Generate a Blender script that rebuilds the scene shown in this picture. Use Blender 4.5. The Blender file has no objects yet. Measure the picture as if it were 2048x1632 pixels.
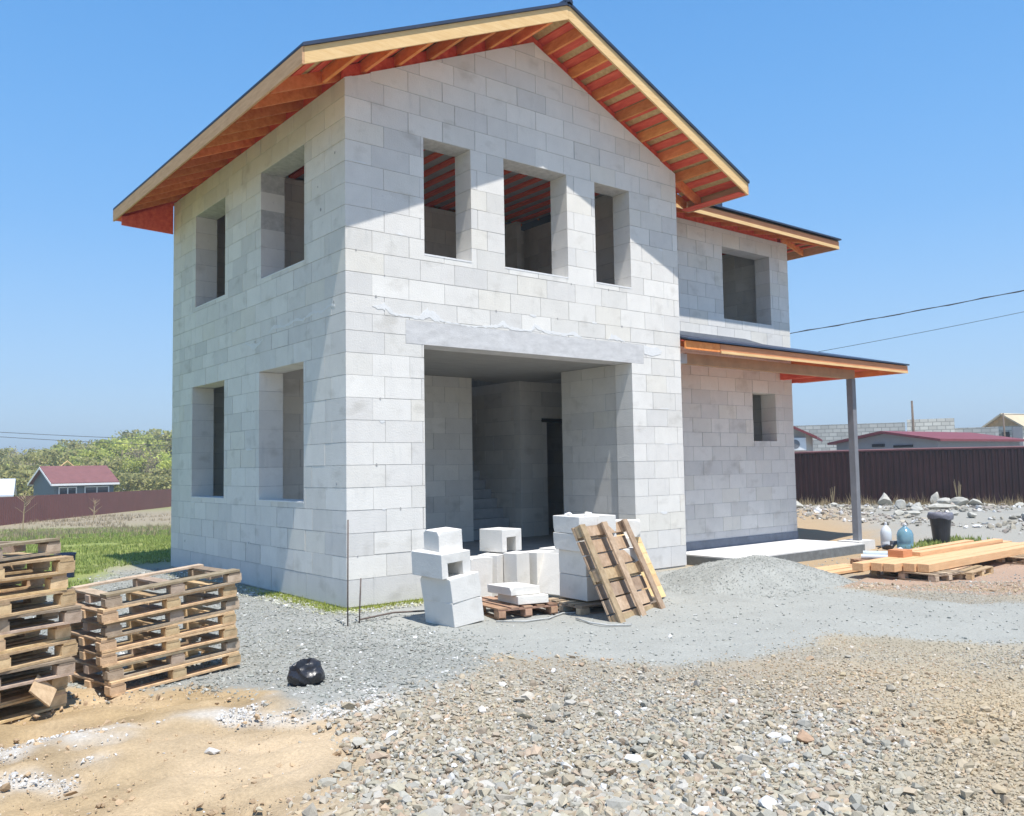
import bpy, bmesh, math, random
import numpy as np
from mathutils import Vector, Matrix
random.seed(7); RNG=np.random.default_rng(11)
sc=bpy.context.scene; col=sc.collection
rad=math.radians
# ---------------------------------------------------------------- camera
CAM=Vector((-5.5423,-10.3887,1.7971)); yaw,pitch,roll=-0.6771,0.0668,-0.0167
fwd=Vector((-math.sin(yaw)*math.cos(pitch),math.cos(yaw)*math.cos(pitch),math.sin(pitch)))
rt=Vector((math.cos(yaw),math.sin(yaw),0)); up=rt.cross(fwd)
R_=rt*math.cos(roll)+up*math.sin(roll); U_=up*math.cos(roll)-rt*math.sin(roll)
cd=bpy.data.cameras.new("Camera"); cam=bpy.data.objects.new("Camera",cd); col.objects.link(cam)
m=Matrix((R_,U_,-fwd)).transposed().to_4x4(); m.translation=CAM; cam.matrix_world=m
cd.sensor_width=36; cd.lens=36*1758.13/2048; cd.clip_end=6000; cd.clip_start=.05
sc.camera=cam
# ---------------------------------------------------------------- light
SUN=Vector((-.16,-.83,1.98)).normalized()       # towards the sun
el=math.asin(SUN.z); az=math.atan2(SUN.x,SUN.y)
w=bpy.data.worlds.new("World"); sc.world=w; w.use_nodes=True
nt=w.node_tree; nt.nodes.clear()
sky=nt.nodes.new('ShaderNodeTexSky'); sky.sky_type='NISHITA'; sky.sun_disc=False
sky.sun_elevation=el; sky.sun_rotation=az; sky.air_density=1.0; sky.dust_density=.15; sky.ozone_density=3.5; sky.altitude=50
bg=nt.nodes.new('ShaderNodeBackground'); bg.inputs[1].default_value=.12
wo=nt.nodes.new('ShaderNodeOutputWorld'); 
# clear spring sky: the Nishita sky blended with a gradient by elevation
tcw=nt.nodes.new('ShaderNodeTexCoord'); sx_=nt.nodes.new('ShaderNodeSeparateXYZ'); nt.links.new(tcw.outputs['Generated'],sx_.inputs[0])
gr=nt.nodes.new('ShaderNodeValToRGB'); gr.color_ramp.interpolation='B_SPLINE'
E_=gr.color_ramp.elements; K_=.5/.12
for i_,(p_,c_) in enumerate([(0.,(.43,.56,.66)),(.10,(.285,.475,.71)),(.26,(.13,.355,.70)),(.50,(.062,.255,.60)),(1.,(.045,.17,.45))]):
    e_=E_[i_] if i_<2 else E_.new(p_); e_.position=p_; e_.color=(*c_,1)
nt.links.new(sx_.outputs[2],gr.inputs[0])
sc_=nt.nodes.new('ShaderNodeVectorMath'); sc_.operation='SCALE'; sc_.inputs[3].default_value=1/.12; nt.links.new(gr.outputs[0],sc_.inputs[0])
mxw=nt.nodes.new('ShaderNodeMix'); mxw.data_type='RGBA'; mxw.inputs[0].default_value=.82; nt.links.new(sky.outputs[0],mxw.inputs[6]); nt.links.new(sc_.outputs[0],mxw.inputs[7])
nt.links.new(mxw.outputs[2],bg.inputs[0]); nt.links.new(bg.outputs[0],wo.inputs[0])
sl=bpy.data.lights.new("Sun",'SUN'); sl.energy=4.5; sl.angle=rad(.53); sl.color=(1,.965,.91)
so=bpy.data.objects.new("Sun",sl); col.objects.link(so); so.rotation_euler=SUN.to_track_quat('Z','Y').to_euler()
sc.view_settings.view_transform='Standard'; sc.view_settings.look='None'; sc.view_settings.gamma=1
sc.view_settings.exposure=.56
def dirpt(u,dist):     # bearing u (compass bearing as a tangent scale) -> ground point at distance
    d=fwd+R_*((u-1024)/1758.13); d=Vector((d.x,d.y)).normalized(); return CAM.x+d.x*dist,CAM.y+d.y*dist
# ---------------------------------------------------------------- materials
def mat(name,c,rough=.9,var=.12,scale=6.,bump=.0,bscale=60.,metal=0.,c2=None,attr=None,stretch=None,spec=.3,alpha=None,detail=6):
    m=bpy.data.materials.new(name); m.use_nodes=True; n=m.node_tree.nodes; l=m.node_tree.links; n.clear()
    out=n.new('ShaderNodeOutputMaterial'); b=n.new('ShaderNodeBsdfPrincipled'); l.new(b.outputs[0],out.inputs[0])
    b.inputs['Roughness'].default_value=rough; b.inputs['Metallic'].default_value=metal; b.inputs['Specular IOR Level'].default_value=spec
    tc=n.new('ShaderNodeTexCoord'); mp=n.new('ShaderNodeMapping'); l.new(tc.outputs['Object'],mp.inputs[0])
    if stretch: mp.inputs['Scale'].default_value=stretch
    nz=n.new('ShaderNodeTexNoise'); nz.inputs['Scale'].default_value=scale; nz.inputs['Detail'].default_value=detail; nz.inputs['Roughness'].default_value=.65
    l.new(mp.outputs[0],nz.inputs[0])
    rp=n.new('ShaderNodeValToRGB'); rp.color_ramp.elements[0].position=.3; rp.color_ramp.elements[1].position=.7
    ca=c2 if c2 else [x*(1-var) for x in c]; cb=[min(1,x*(1+var)) for x in c] if not c2 else c
    rp.color_ramp.elements[0].color=(*ca,1); rp.color_ramp.elements[1].color=(*cb,1); l.new(nz.outputs[0],rp.inputs[0])
    last=rp.outputs[0]
    if attr:
        at=n.new('ShaderNodeAttribute'); at.attribute_name=attr
        mx=n.new('ShaderNodeMix'); mx.data_type='RGBA'; mx.blend_type='MULTIPLY'; mx.inputs[0].default_value=1
        l.new(last,mx.inputs[6]); l.new(at.outputs['Color'],mx.inputs[7]); last=mx.outputs[2]
    l.new(last,b.inputs['Base Color'])
    if bump:
        nb=n.new('ShaderNodeTexNoise'); nb.inputs['Scale'].default_value=bscale; nb.inputs['Detail'].default_value=4; l.new(mp.outputs[0],nb.inputs[0])
        bm=n.new('ShaderNodeBump'); bm.inputs['Strength'].default_value=bump; bm.inputs['Distance'].default_value=.01
        l.new(nb.outputs[0],bm.inputs['Height']); l.new(bm.outputs[0],b.inputs['Normal'])
    m['b']=1
    return m
def block_mat(name,base):
    m=mat(name,base,rough=.95,var=.05,scale=3.,bump=.35,bscale=45,attr='tone',spec=.15)
    n=m.node_tree.nodes; l=m.node_tree.links; b=[x for x in n if x.type=='BSDF_PRINCIPLED'][0]
    src=b.inputs['Base Color'].links[0].from_socket
    tc=[x for x in n if x.type=='TEX_COORD'][0]
    # darker damp blotches and vertical runs with a shape of their own
    def layer(src,scale,sx,lo,hi,c,fac):
        mp=n.new('ShaderNodeMapping'); mp.inputs['Scale'].default_value=sx; l.new(tc.outputs['Object'],mp.inputs[0])
        nz=n.new('ShaderNodeTexNoise'); nz.inputs['Scale'].default_value=scale; nz.inputs['Detail'].default_value=5; l.new(mp.outputs[0],nz.inputs[0])
        r=n.new('ShaderNodeMapRange'); r.inputs[1].default_value=lo; r.inputs[2].default_value=hi; r.inputs[4].default_value=fac; l.new(nz.outputs[0],r.inputs[0])
        mx=n.new('ShaderNodeMix'); mx.data_type='RGBA'; mx.blend_type='MULTIPLY'; mx.inputs[7].default_value=(*c,1)
        l.new(r.outputs[0],mx.inputs[0]); l.new(src,mx.inputs[6]); return mx.outputs[2]
    s=layer(src,2.2,(1,1,1.5),.58,.72,(.80,.79,.77),.8)
    s=layer(s,5.,(1.6,1.6,.35),.6,.75,(.86,.87,.88),.7)
    s=layer(s,22.,(1,1,1),.66,.74,(.78,.78,.78),.5)
    l.new(s,b.inputs['Base Color']); return m
M={}
M['block']=block_mat('aerated_block',(.70,.675,.63))
M['shadeblock']=block_mat('shaded_inner_block',(.63,.605,.56))  # darker copy of the block; interior shade put into its colour
M['mortar']=mat('mortar_core',(.46,.45,.43),var=.2,scale=12)
M['conc']=mat('concrete',(.45,.45,.45),var=.18,scale=3,bump=.3,attr=None)
M['lintel']=mat('lintel_concrete',(.56,.55,.54),var=.16,scale=4,bump=.3,bscale=30,stretch=(1,1,2.5))
M['smear']=mat('lime_smear',(.70,.695,.68),var=.05,scale=9,bump=.4)
M['floor']=mat('shaded_floor',(.32,.31,.30),var=.2,scale=3)  # floor tone lowered to deepen the interior shade
M['slab']=mat('pale_slab',(.66,.65,.62),var=.10,scale=2,bump=.3)
M['slabside']=mat('dark_concrete',(.16,.17,.17),var=.25,scale=6,bump=.3)  # dark grey for slab sides and wing foundation
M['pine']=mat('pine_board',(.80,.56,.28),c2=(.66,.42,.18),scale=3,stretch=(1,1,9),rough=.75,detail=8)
M['pinex']=mat('pine_beam',(.76,.49,.27),c2=(.62,.36,.18),scale=3,stretch=(.7,9,9),rough=.75,detail=8)
M['pineshade']=mat('shaded_pine_fascia',(.66,.40,.22),c2=(.50,.28,.14),scale=3,stretch=(1,1,9),rough=.75,detail=8)  # darker copy of the pine board; shade of side-facing fascias in the colour
M['pinered']=mat('shadow_fascia_red_wood',(.64,.30,.15),c2=(.50,.20,.09),scale=3,stretch=(1,1,9),rough=.75,detail=8)  # fascia pine with the roof-edge shadow in its colour; also the reddish offcut
M['orange']=mat('stained_rafter',(.90,.36,.11),c2=(.66,.18,.045),scale=4,stretch=(3,1,3),rough=.85,detail=9,attr='tone')
M['red']=mat('red_stained_batten',(.85,.17,.09),c2=(.62,.075,.045),scale=4,stretch=(3,.6,3),rough=.8)
M['osb']=mat('sheathing',(.68,.50,.24),c2=(.46,.30,.12),scale=14,rough=.85)
M['roofing']=mat('dark_blue_roofing',(.030,.042,.075),var=.2,scale=3,rough=.45,spec=.5)
M['steel']=mat('grey_steel',(.20,.205,.22),var=.12,scale=5,rough=.55)
M['galv']=mat('grey_beam',(.42,.43,.45),var=.1,scale=5,rough=.6)
def wood(name,a,b): return mat(name,a,c2=b,scale=4,stretch=(3,3,3),rough=.85,bump=.35,bscale=40,attr='tone',detail=8)
M['pallet']=wood('pallet_wood',(.68,.50,.31),(.40,.27,.155))
M['palletgrey']=wood('weathered_pallet_wood',(.50,.40,.30),(.29,.215,.15))
M['leanwood']=wood('greyish_pallet_wood',(.47,.35,.24),(.28,.19,.12))
M['palletred']=wood('reddish_pallet_wood',(.42,.27,.18),(.26,.15,.10))
M['yellow']=wood('yellow_board',(.70,.50,.27),(.56,.37,.17))
M['fence']=mat('maroon_sheet',(.030,.0105,.011),var=.35,scale=1.2,rough=.42,spec=.4)
M['fencecap']=mat('highlight_cap',(.16,.07,.075),var=.15,scale=2,rough=.5)  # paler maroon: highlight along the fence top put into the colour
M['fenceL']=mat('haze_pale_sheet',(.17,.066,.055),var=.12,scale=.6,rough=.5)  # lighter than the right fence: haze and sheen put into the colour
M['roofred']=mat('red_roof',(.20,.050,.055),var=.18,scale=2,rough=.6)
M['roofbrown']=mat('red_brown_roof',(.20,.085,.080),var=.15,scale=2,rough=.7)
M['wallgrey']=mat('grey_wall',(.27,.28,.29),var=.08,scale=2)
M['wallblue']=mat('slate_siding',(.16,.19,.21),var=.1,scale=2,stretch=(1,1,12))
M['white']=mat('white_paint',(.78,.78,.78),var=.05,scale=3,rough=.6)
M['dark']=mat('dark_opening',(.012,.012,.014),var=.2,scale=3,rough=.5)
M['glass']=mat('window_glass',(.03,.04,.05),var=.1,scale=3,rough=.08,spec=.8)
M['black']=mat('black_plastic',(.022,.022,.027),var=.2,scale=8,rough=.34,spec=.5,bump=.3,bscale=25)
M['bagliner']=mat('grey_bin_liner',(.16,.16,.19),var=.25,scale=12,rough=.5,bump=.6,bscale=20)
M['bluepl']=mat('navy_plastic',(.018,.03,.075),var=.2,scale=6,rough=.4)
M['rubble']=mat('rubble_stone',(.52,.50,.44),c2=(.34,.33,.29),scale=4,bump=.6,bscale=14)
M['stone']=mat('stone',(1,1,1),var=.14,scale=30,bump=.25,bscale=60,attr='tone',spec=.2)
M['rebar']=mat('rusty_steel',(.13,.10,.085),var=.3,scale=20,rough=.7)
M['cable']=mat('dark_cable',(.06,.06,.065),rough=.6)
M['fiber']=mat('straw',(.45,.36,.22),c2=(.30,.23,.13),scale=20)
def leafmat(name,a,b):
    m=mat(name,a,c2=b,scale=1.3,rough=.8,spec=.15,attr='tone'); n=m.node_tree.nodes; l=m.node_tree.links
    bs=[x for x in n if x.type=='BSDF_PRINCIPLED'][0]; o=[x for x in n if x.type=='OUTPUT_MATERIAL'][0]
    tr=n.new('ShaderNodeBsdfTranslucent'); l.new(bs.inputs['Base Color'].links[0].from_socket,tr.inputs[0])
    mx=n.new('ShaderNodeMixShader'); mx.inputs[0].default_value=.45; l.new(bs.outputs[0],mx.inputs[1]); l.new(tr.outputs[0],mx.inputs[2]); l.new(mx.outputs[0],o.inputs[0]); return m
M['leafA']=leafmat('fresh_leaves',(.58,.58,.17),(.44,.48,.12))
M['leafB']=leafmat('olive_leaves',(.50,.47,.20),(.38,.36,.14))
M['leafC']=leafmat('budding_twigs',(.46,.38,.23),(.34,.27,.16))
M['bark']=mat('bark',(.16,.12,.09),var=.3,scale=6,bump=.5,bscale=10)
M['grass']=leafmat('grass_blades',(.40,.45,.15),(.27,.33,.09))
M['drygrass']=leafmat('dry_stalks',(.46,.38,.25),(.32,.25,.15))
M['pipe']=mat('blue_grey_wrap',(.35,.46,.50),c2=(.62,.64,.64),scale=9,rough=.5)
M['bottle']=mat('blue_plastic',(.28,.52,.66),var=.1,scale=5,rough=.2,spec=.6)
_b=[x for x in M['bottle'].node_tree.nodes if x.type=='BSDF_PRINCIPLED'][0]; _b.inputs['Transmission Weight'].default_value=.55
M['clear']=mat('milky_plastic',(.62,.66,.70),var=.05,scale=5,rough=.3)
M['rope']=mat('grey_cable_sheath',(.42,.42,.40),var=.2,scale=10)
# ---------------------------------------------------------------- mesh helpers
class MB:
    def __init__(s): s.v=[]; s.f=[]; s.c=[]
    def add(s,vs,fs,tone=None):
        o=len(s.v); s.v+= [tuple(p) for p in vs]; s.f+=[tuple(i+o for i in f) for f in fs]
        t=tone or (1,1,1); s.c+=[t]*len(fs)
    def box(s,a,b,mt=None,tone=None):
        x0,y0,z0=a; x1,y1,z1=b
        vs=[Vector(p) for p in ((x0,y0,z0),(x1,y0,z0),(x1,y1,z0),(x0,y1,z0),(x0,y0,z1),(x1,y0,z1),(x1,y1,z1),(x0,y1,z1))]
        if mt is not None: vs=[mt@p for p in vs]
        s.add(vs,[(0,3,2,1),(4,5,6,7),(0,1,5,4),(1,2,6,5),(2,3,7,6),(3,0,4,7)],tone); return s
    def prism(s,poly,vec,tone=None):      # 3-D polygon pushed along vec
        n=len(poly); vec=Vector(vec); P=[Vector(p) for p in poly]; Q=[p+vec for p in P]
        nr=sum(((P[i]-P[0]).cross(P[(i+1)%n]-P[0]) for i in range(n)),Vector()); 
        if nr.dot(vec)>0: P=P[::-1]; Q=Q[::-1]
        s.add(P+Q,[tuple(range(n)),tuple(range(2*n-1,n-1,-1))]+[(j,i,i+n,j+n) for i,j in ((i,(i+1)%n) for i in range(n))],tone); return s
    def tube(s,pts,r,n=8,tone=None,cap=True,rs=None):
        pts=[Vector(p) for p in pts]; rings=[]
        for i,p in enumerate(pts):
            t=(pts[min(i+1,len(pts)-1)]-pts[max(i-1,0)]).normalized(); a=t.orthogonal().normalized()
            if i and (a.dot(pa)<0): a=-a
            a=(pa-t*pa.dot(t)).normalized() if i else a
            pa=a; b=t.cross(a); rr=rs[i] if rs else r
            rings.append([p+(a*math.cos(k*2*math.pi/n)+b*math.sin(k*2*math.pi/n))*rr for k in range(n)])
        vs=[q for g in rings for q in g]; fs=[]
        for i in range(len(rings)-1):
            for k in range(n):
                k2=(k+1)%n; fs.append((i*n+k,i*n+k2,(i+1)*n+k2,(i+1)*n+k))
        if cap: fs+= [tuple(range(n-1,-1,-1)),tuple((len(rings)-1)*n+k for k in range(n))]
        s.add(vs,fs,tone); return s
    def lathe(s,prof,n=20,mt=None,cap=True):
        vs=[]; fs=[]
        for r,z in prof:
            for k in range(n): 
                p=Vector((r*math.cos(k*2*math.pi/n),r*math.sin(k*2*math.pi/n),z)); vs.append(mt@p if mt is not None else p)
        for i in range(len(prof)-1):
            for k in range(n): k2=(k+1)%n; fs.append((i*n+k,i*n+k2,(i+1)*n+k2,(i+1)*n+k))
        if cap: fs.append(tuple(range(n-1,-1,-1)))
        s.add(vs,fs); return s
    def build(s,name,m,parent=None,bevel=0,smooth=False,origin=None):
        vv=s.v
        if origin is not None: o=Vector(origin); vv=[tuple(Vector(p)-o) for p in s.v]
        me=bpy.data.meshes.new(name); me.from_pydata(vv,[],s.f); me.materials.append(m)
        ca=me.color_attributes.new('tone','FLOAT_COLOR','CORNER')
        d=[]
        for f,c in zip(s.f,s.c): d+= [c[0],c[1],c[2],1.]*len(f)
        ca.data.foreach_set('color',d)
        if smooth: me.polygons.foreach_set('use_smooth',[True]*len(me.polygons))
        me.update(); ob=bpy.data.objects.new(name,me); col.objects.link(ob)
        if origin is not None: ob.location=origin
        if parent is not None: ob.parent=parent
        if bevel:
            md=ob.modifiers.new('bevel','BEVEL'); md.width=bevel; md.segments=1; md.limit_method='ANGLE'
        return ob
def tag(o,label=None,cat=None,group=None,kind=None):
    if label: o['label']=label
    if cat: o['category']=cat
    if group: o['group']=group
    if kind: o['kind']=kind
    return o
def empty(name,loc,rot=(0,0,0)):
    e=bpy.data.objects.new(name,None); e.empty_display_size=.1; e.location=loc; e.rotation_euler=rot; col.objects.link(e); return e
def ctree(o,parent=None,kids=None):
    c=o.copy(); col.objects.link(c); c.parent=parent
    for ch in list(o.children): ctree(ch,c)
    return c
def bm_mesh(name,bm,m,parent=None,smooth=False):
    me=bpy.data.meshes.new(name); bm.to_mesh(me); bm.free(); me.materials.append(m)
    if smooth: me.polygons.foreach_set('use_smooth',[True]*len(me.polygons))
    ca=me.color_attributes.new('tone','FLOAT_COLOR','CORNER'); ca.data.foreach_set('color',[1.]*4*len(me.loops))
    o=bpy.data.objects.new(name,me); col.objects.link(o)
    if parent: o.parent=parent
    return o
def vnoise(x,y,scale,seed=0):
    r=np.random.default_rng(seed); T=r.random((256,256))
    x=np.asarray(x)*scale+1000.; y=np.asarray(y)*scale+1000.
    xi=np.floor(x).astype(int); yi=np.floor(y).astype(int); fx=x-xi; fy=y-yi
    fx=fx*fx*(3-2*fx); fy=fy*fy*(3-2*fy); g=lambda a,b:T[a%256,b%256]
    return (g(xi,yi)*(1-fx)+g(xi+1,yi)*fx)*(1-fy)+(g(xi,yi+1)*(1-fx)+g(xi+1,yi+1)*fx)*fy
def fbm(x,y,scale,seed=0,o=4):
    s=0;a=1;t=0
    for i in range(o): s=s+a*vnoise(x,y,scale*2**i,seed+i); t+=a; a*=.5
    return s/t-.5
def sm(a,b,x): t=np.clip((np.asarray(x,float)-a)/(b-a),0,1); return t*t*(3-2*t)
# ---------------------------------------------------------------- terrain
def H(x,y,fine=True):
    x=np.asarray(x,float); y=np.asarray(y,float)
    dist=np.hypot(x+5.54,y+10.39)
    side=sm(-.1,.35,(x-(-5.5))/np.maximum(dist,1)-.55)       # 0 left field, 1 right yard
    left=-1.15*sm(22,55,dist)-.3*sm(55,95,dist)+.0*dist
    right=.27*sm(21,32,dist)
    h=left*(1-side)+right*side
    dip=sm(6.6,8.2,x)*(1-sm(21,26,dist))*sm(-6.5,-3.2,y)
    h=h-.17*dip
    far=sm(110,420,dist); h=h+far*(2.5+3.*vnoise(x,y,.004,5))*(1-side*.8)
    h=h+15*sm(350,900,dist)*vnoise(x,y,.0022,9)*(1-side)
    hs=sm(.9,.0,np.maximum(np.maximum(-x,x-13),np.maximum(-y,y-7.1)))   # near the house
    if fine:
        nearm=1-sm(25,60,dist)
        h=h+fbm(x,y,.55,21,3)*.09*nearm*(1-.7*sm(20,28,dist))*(1-hs)+fbm(x,y,3.,31,3)*.035*nearm*(1-hs*.7)
    h=h-.02*hs
    # the low bank the clay forms under the pallets and in front of them
    h=h+.10*np.exp(-(((x+3.6)/1.6)**2+((y+3.9)/.7)**2))-.07*np.exp(-(((x+4.3)/1.0)**2+((y+3.6)/.18)**2))
    return h
def h0(x,y): return float(H(x,y))
def inpoly(x,y,poly):
    x=np.asarray(x); y=np.asarray(y); r=np.zeros(x.shape,bool); n=len(poly)
    for i in range(n):
        x1,y1=poly[i]; x2,y2=poly[(i+1)%n]
        if y1==y2: continue
        c=((y1>y)!=(y2>y))&(x<(x2-x1)*(y-y1)/(y2-y1)+x1); r^=c
    return r
SOIL=[(-9,-1.6),(-5.5,-1.9),(-4.4,-1.9),(-3.7,-2.4),(-2.8,-2.93),(-2.61,-3.81),(-2.65,-4.41),(-2.61,-4.92),(-2.9,-5.59),(-3.28,-6.18),(-3.9,-7.32),(-4.6,-9.5),(-12,-12)]
DUST=[(-.9,-.9),(0,-.3),(7.,-.3),(8.2,-1.4),(7.6,-2.2),(5.9,-3.6),(5.6,-5.0),(6.4,-6.0),(7.0,-7.1),(4.5,-7.9),(3.44,-6.83),(3.18,-6.27),(2.8,-5.21),(1.94,-5.42),(0.75,-5.18),(.01,-4.21),(-.23,-3.53),(-.66,-2.96),(-.8,-1.8)]
GRAV=[(-6,-1.9),(-3.7,-2.4),(-2.8,-2.93),(-2.61,-3.81),(-2.65,-4.41),(-2.2,-4.5),(-1.5,-4.3),(-.9,-4.1),(-.23,-3.53),(0,-2.5),(0,0),(0,3),(-.4,7.2),(-1.6,6.2),(-2.2,4.5),(-6,1.5)]
WH1=[(-5.6,-4.5),(-4.57,-3.9),(-4.19,-3.55),(-3.6,-3.95),(-3.2,-4.1),(-3.74,-4.4),(-4.36,-4.74),(-5.2,-5.1)]
WH2=[(-3.5,-4.15),(-2.7,-3.85),(-2.0,-4.1),(-1.6,-4.5),(-2.3,-4.62),(-3.3,-4.4)]
PINK=[(5.9,-2.9),(8.2,-2.4),(14,-3.2),(14,-6),(8.6,-5.6),(6.6,-5.2)]
TAN=[(7.2,1.4),(9,-.2),(7.7,-1.3),(9,-2.3),(11,-2),(13.2,-1.2),(15.5,1.5),(21,5.6),(18,9),(12.5,7)]
C=lambda *a:np.array(a,float)
cSOIL=C(.47,.35,.21); cDUST=C(.385,.385,.35); cGRAV=C(.33,.33,.30); cCOARSE=C(.36,.33,.27); cWH=C(.56,.52,.46); cPINK=C(.45,.32,.235)
cTAN=C(.46,.34,.21); cGRASS=C(.25,.30,.09); cDRY=C(.36,.30,.21); cYARD=C(.38,.365,.32); cFAR=C(.20,.19,.07)
def zones(x,y):
    wx=x+fbm(x,y,1.3,41,4)*.7+fbm(x,y,9.,42,3)*.30; wy=y+fbm(x,y,1.3,51,4)*.7+fbm(x,y,9.,52,3)*.30
    z={k:inpoly(wx,wy,p) for k,p in dict(soil=SOIL,dust=DUST,grav=GRAV,wh2=WH2,pink=PINK,tan=TAN).items()}
    ax=x+fbm(x,y,2.4,43,4)*.9; ay=y+fbm(x,y,2.4,53,4)*.45
    z['wh1']=inpoly(ax,ay,WH1)&(fbm(x*1.6,y*2.6,3.2,45,4)>.0); z['wh2']=inpoly(ax,ay,WH2)&(fbm(x*1.4,y*2.6,3.2,46,4)>.0)
    return z
def ground_color(x,y):
    n1=fbm(x,y,1.7,61,5)[...,None]; n2=fbm(x,y,8.,71,3)[...,None]; n3=fbm(x,y,.35,81,3)[...,None]
    z=zones(x,y); dist=np.hypot(x+5.54,y+10.39); side=(x+5.5)/np.maximum(dist,1)
    c=np.broadcast_to(cCOARSE,x.shape+(3,)).copy()
    c=c*(1+.30*n1)+np.clip(n3*1.6+.12,0,.4)*C(.12,.07,.0)+np.clip(fbm(x,y,.9,63,3)[...,None],0,1)*C(.18,.07,-.03)
    yard=(dist>21)&(side>.5); c[yard]=cYARD
    left=(side<.56)&(dist>12.6)&(y>1.5)
    fld=inpoly(x+fbm(x,y,.8,91,3)*1.6,y,[(-60,-1),(-6,1.7),(-2.4,4.6),(-1.5,6.3),(-.7,7.9),(9,7.9),(200,200),(-100,200)])&(side<.6)
    g=cGRASS+(n1*.20+n3*.25)*C(1.0,.55,.35); dryb=sm(44,54,dist+fbm(x,y,.4,95,3)*14)[...,None]*(1-sm(75,95,dist))[...,None]
    g=g*(1-dryb)+cDRY*dryb; g=np.clip(g,.03,1); 
    for k,cc in (('tan',cTAN),('pink',cPINK),('grav',cGRAV),('dust',cDUST),('soil',cSOIL)):
        c[z[k]]=(cc*(1+.16*n1+.14*n2))[z[k]]
    n4=fbm(x*.6+y*.9,y*1.6-x*.5,5.,62,4)[...,None]; c[z['soil']]=(cSOIL*(1+.42*n1+.25*n2+.55*n4-.30*np.clip(1-np.abs(fbm(x*.7+y,y*1.5-x*.4,1.6,66,3))[...,None]*22,0,1))+n3*C(.10,.12,.14)+np.clip(n1,0,1)*.25*C(.5,.5,.55))[z['soil']]
    c[z['wh1']]=(cWH*(1+.2*n2))[z['wh1']]; c[z['wh2']]=(cWH*(1+.2*n2))[z['wh2']]
    c[fld]=g[fld]
    far=sm(100,160,dist)[...,None]; c=c*(1-far)+cFAR*far
    # lime-green weeds and mortar crumbs along the plinth
    e=np.maximum(np.maximum(-x,x-6.7),-y); st=(e>-.1)&(e<.28+.25*n2[...,0])&(y<3.2)&(x<2.2)
    c[st]=(C(.42,.42,.20)*(1+.5*n2))[st]
    return np.clip(c,.01,.9)
def axis(lo,hi,step,a0,a1):
    core=list(np.arange(lo,hi+1e-6,step)); s=step; p=lo; L=[]
    while p>a0: s*=1.07; p-=s; L.append(p)
    s=step; p=hi; Rr=[]
    while p<a1: s*=1.07; p+=s; Rr.append(p)
    return np.array(L[::-1]+core+Rr)
X=axis(-6.2,8.2,.04,-900,1800); Y=axis(-8.6,1.5,.04,-900,1800)
gx,gy=np.meshgrid(X,Y,indexing='ij'); gz=H(gx,gy)
gc=ground_color(gx,gy)
def blur(a,n):
    a=a.copy()
    for _ in range(n):
        b=a.copy(); b[1:-1]=(a[:-2]+a[1:-1]*2+a[2:])/4; a=b.copy(); a[:,1:-1]=(b[:,:-2]+b[:,1:-1]*2+b[:,2:])/4
    return a
zz=zones(gx,gy); gc=blur(gc,3); msoil=blur(zz['soil'].astype(float),26); gz=gz+blur((zz['wh1']|zz['wh2']).astype(float),5)*fbm(gx,gy,9.,77,3)*.03+msoil*(fbm(gx,gy,3.,78,5)*.11+fbm(gx*.6+gy*.9,gy*1.6-gx*.5,5.,79,4)*.07)
nx,ny=gx.shape
me=bpy.data.meshes.new('ground'); co=np.stack([gx,gy,gz],-1).reshape(-1,3)
ii=(np.arange(nx-1)[:,None]*ny+np.arange(ny-1)[None,:]).ravel()
fc=np.stack([ii,ii+ny,ii+ny+1,ii+1],-1)
me.vertices.add(len(co)); me.vertices.foreach_set('co',co.ravel().astype('f4'))
me.loops.add(fc.size); me.loops.foreach_set('vertex_index',fc.ravel().astype('i4'))
me.polygons.add(len(fc)); me.polygons.foreach_set('loop_start',(np.arange(len(fc))*4).astype('i4')); me.polygons.foreach_set('loop_total',np.full(len(fc),4,'i4'))
me.update(calc_edges=True)
ca=me.color_attributes.new('tone','FLOAT_COLOR','POINT'); ca.data.foreach_set('color',np.concatenate([gc.reshape(-1,3),np.ones((len(co),1))],1).ravel().astype('f4'))
gm=mat('earth',(1,1,1),var=.28,scale=42,bump=1.,bscale=70,detail=9,attr='tone',spec=.1,rough=1.)
me.materials.append(gm); me.polygons.foreach_set('use_smooth',[True]*len(fc))
ground=bpy.data.objects.new('ground',me); col.objects.link(ground); tag(ground,kind='structure')
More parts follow.
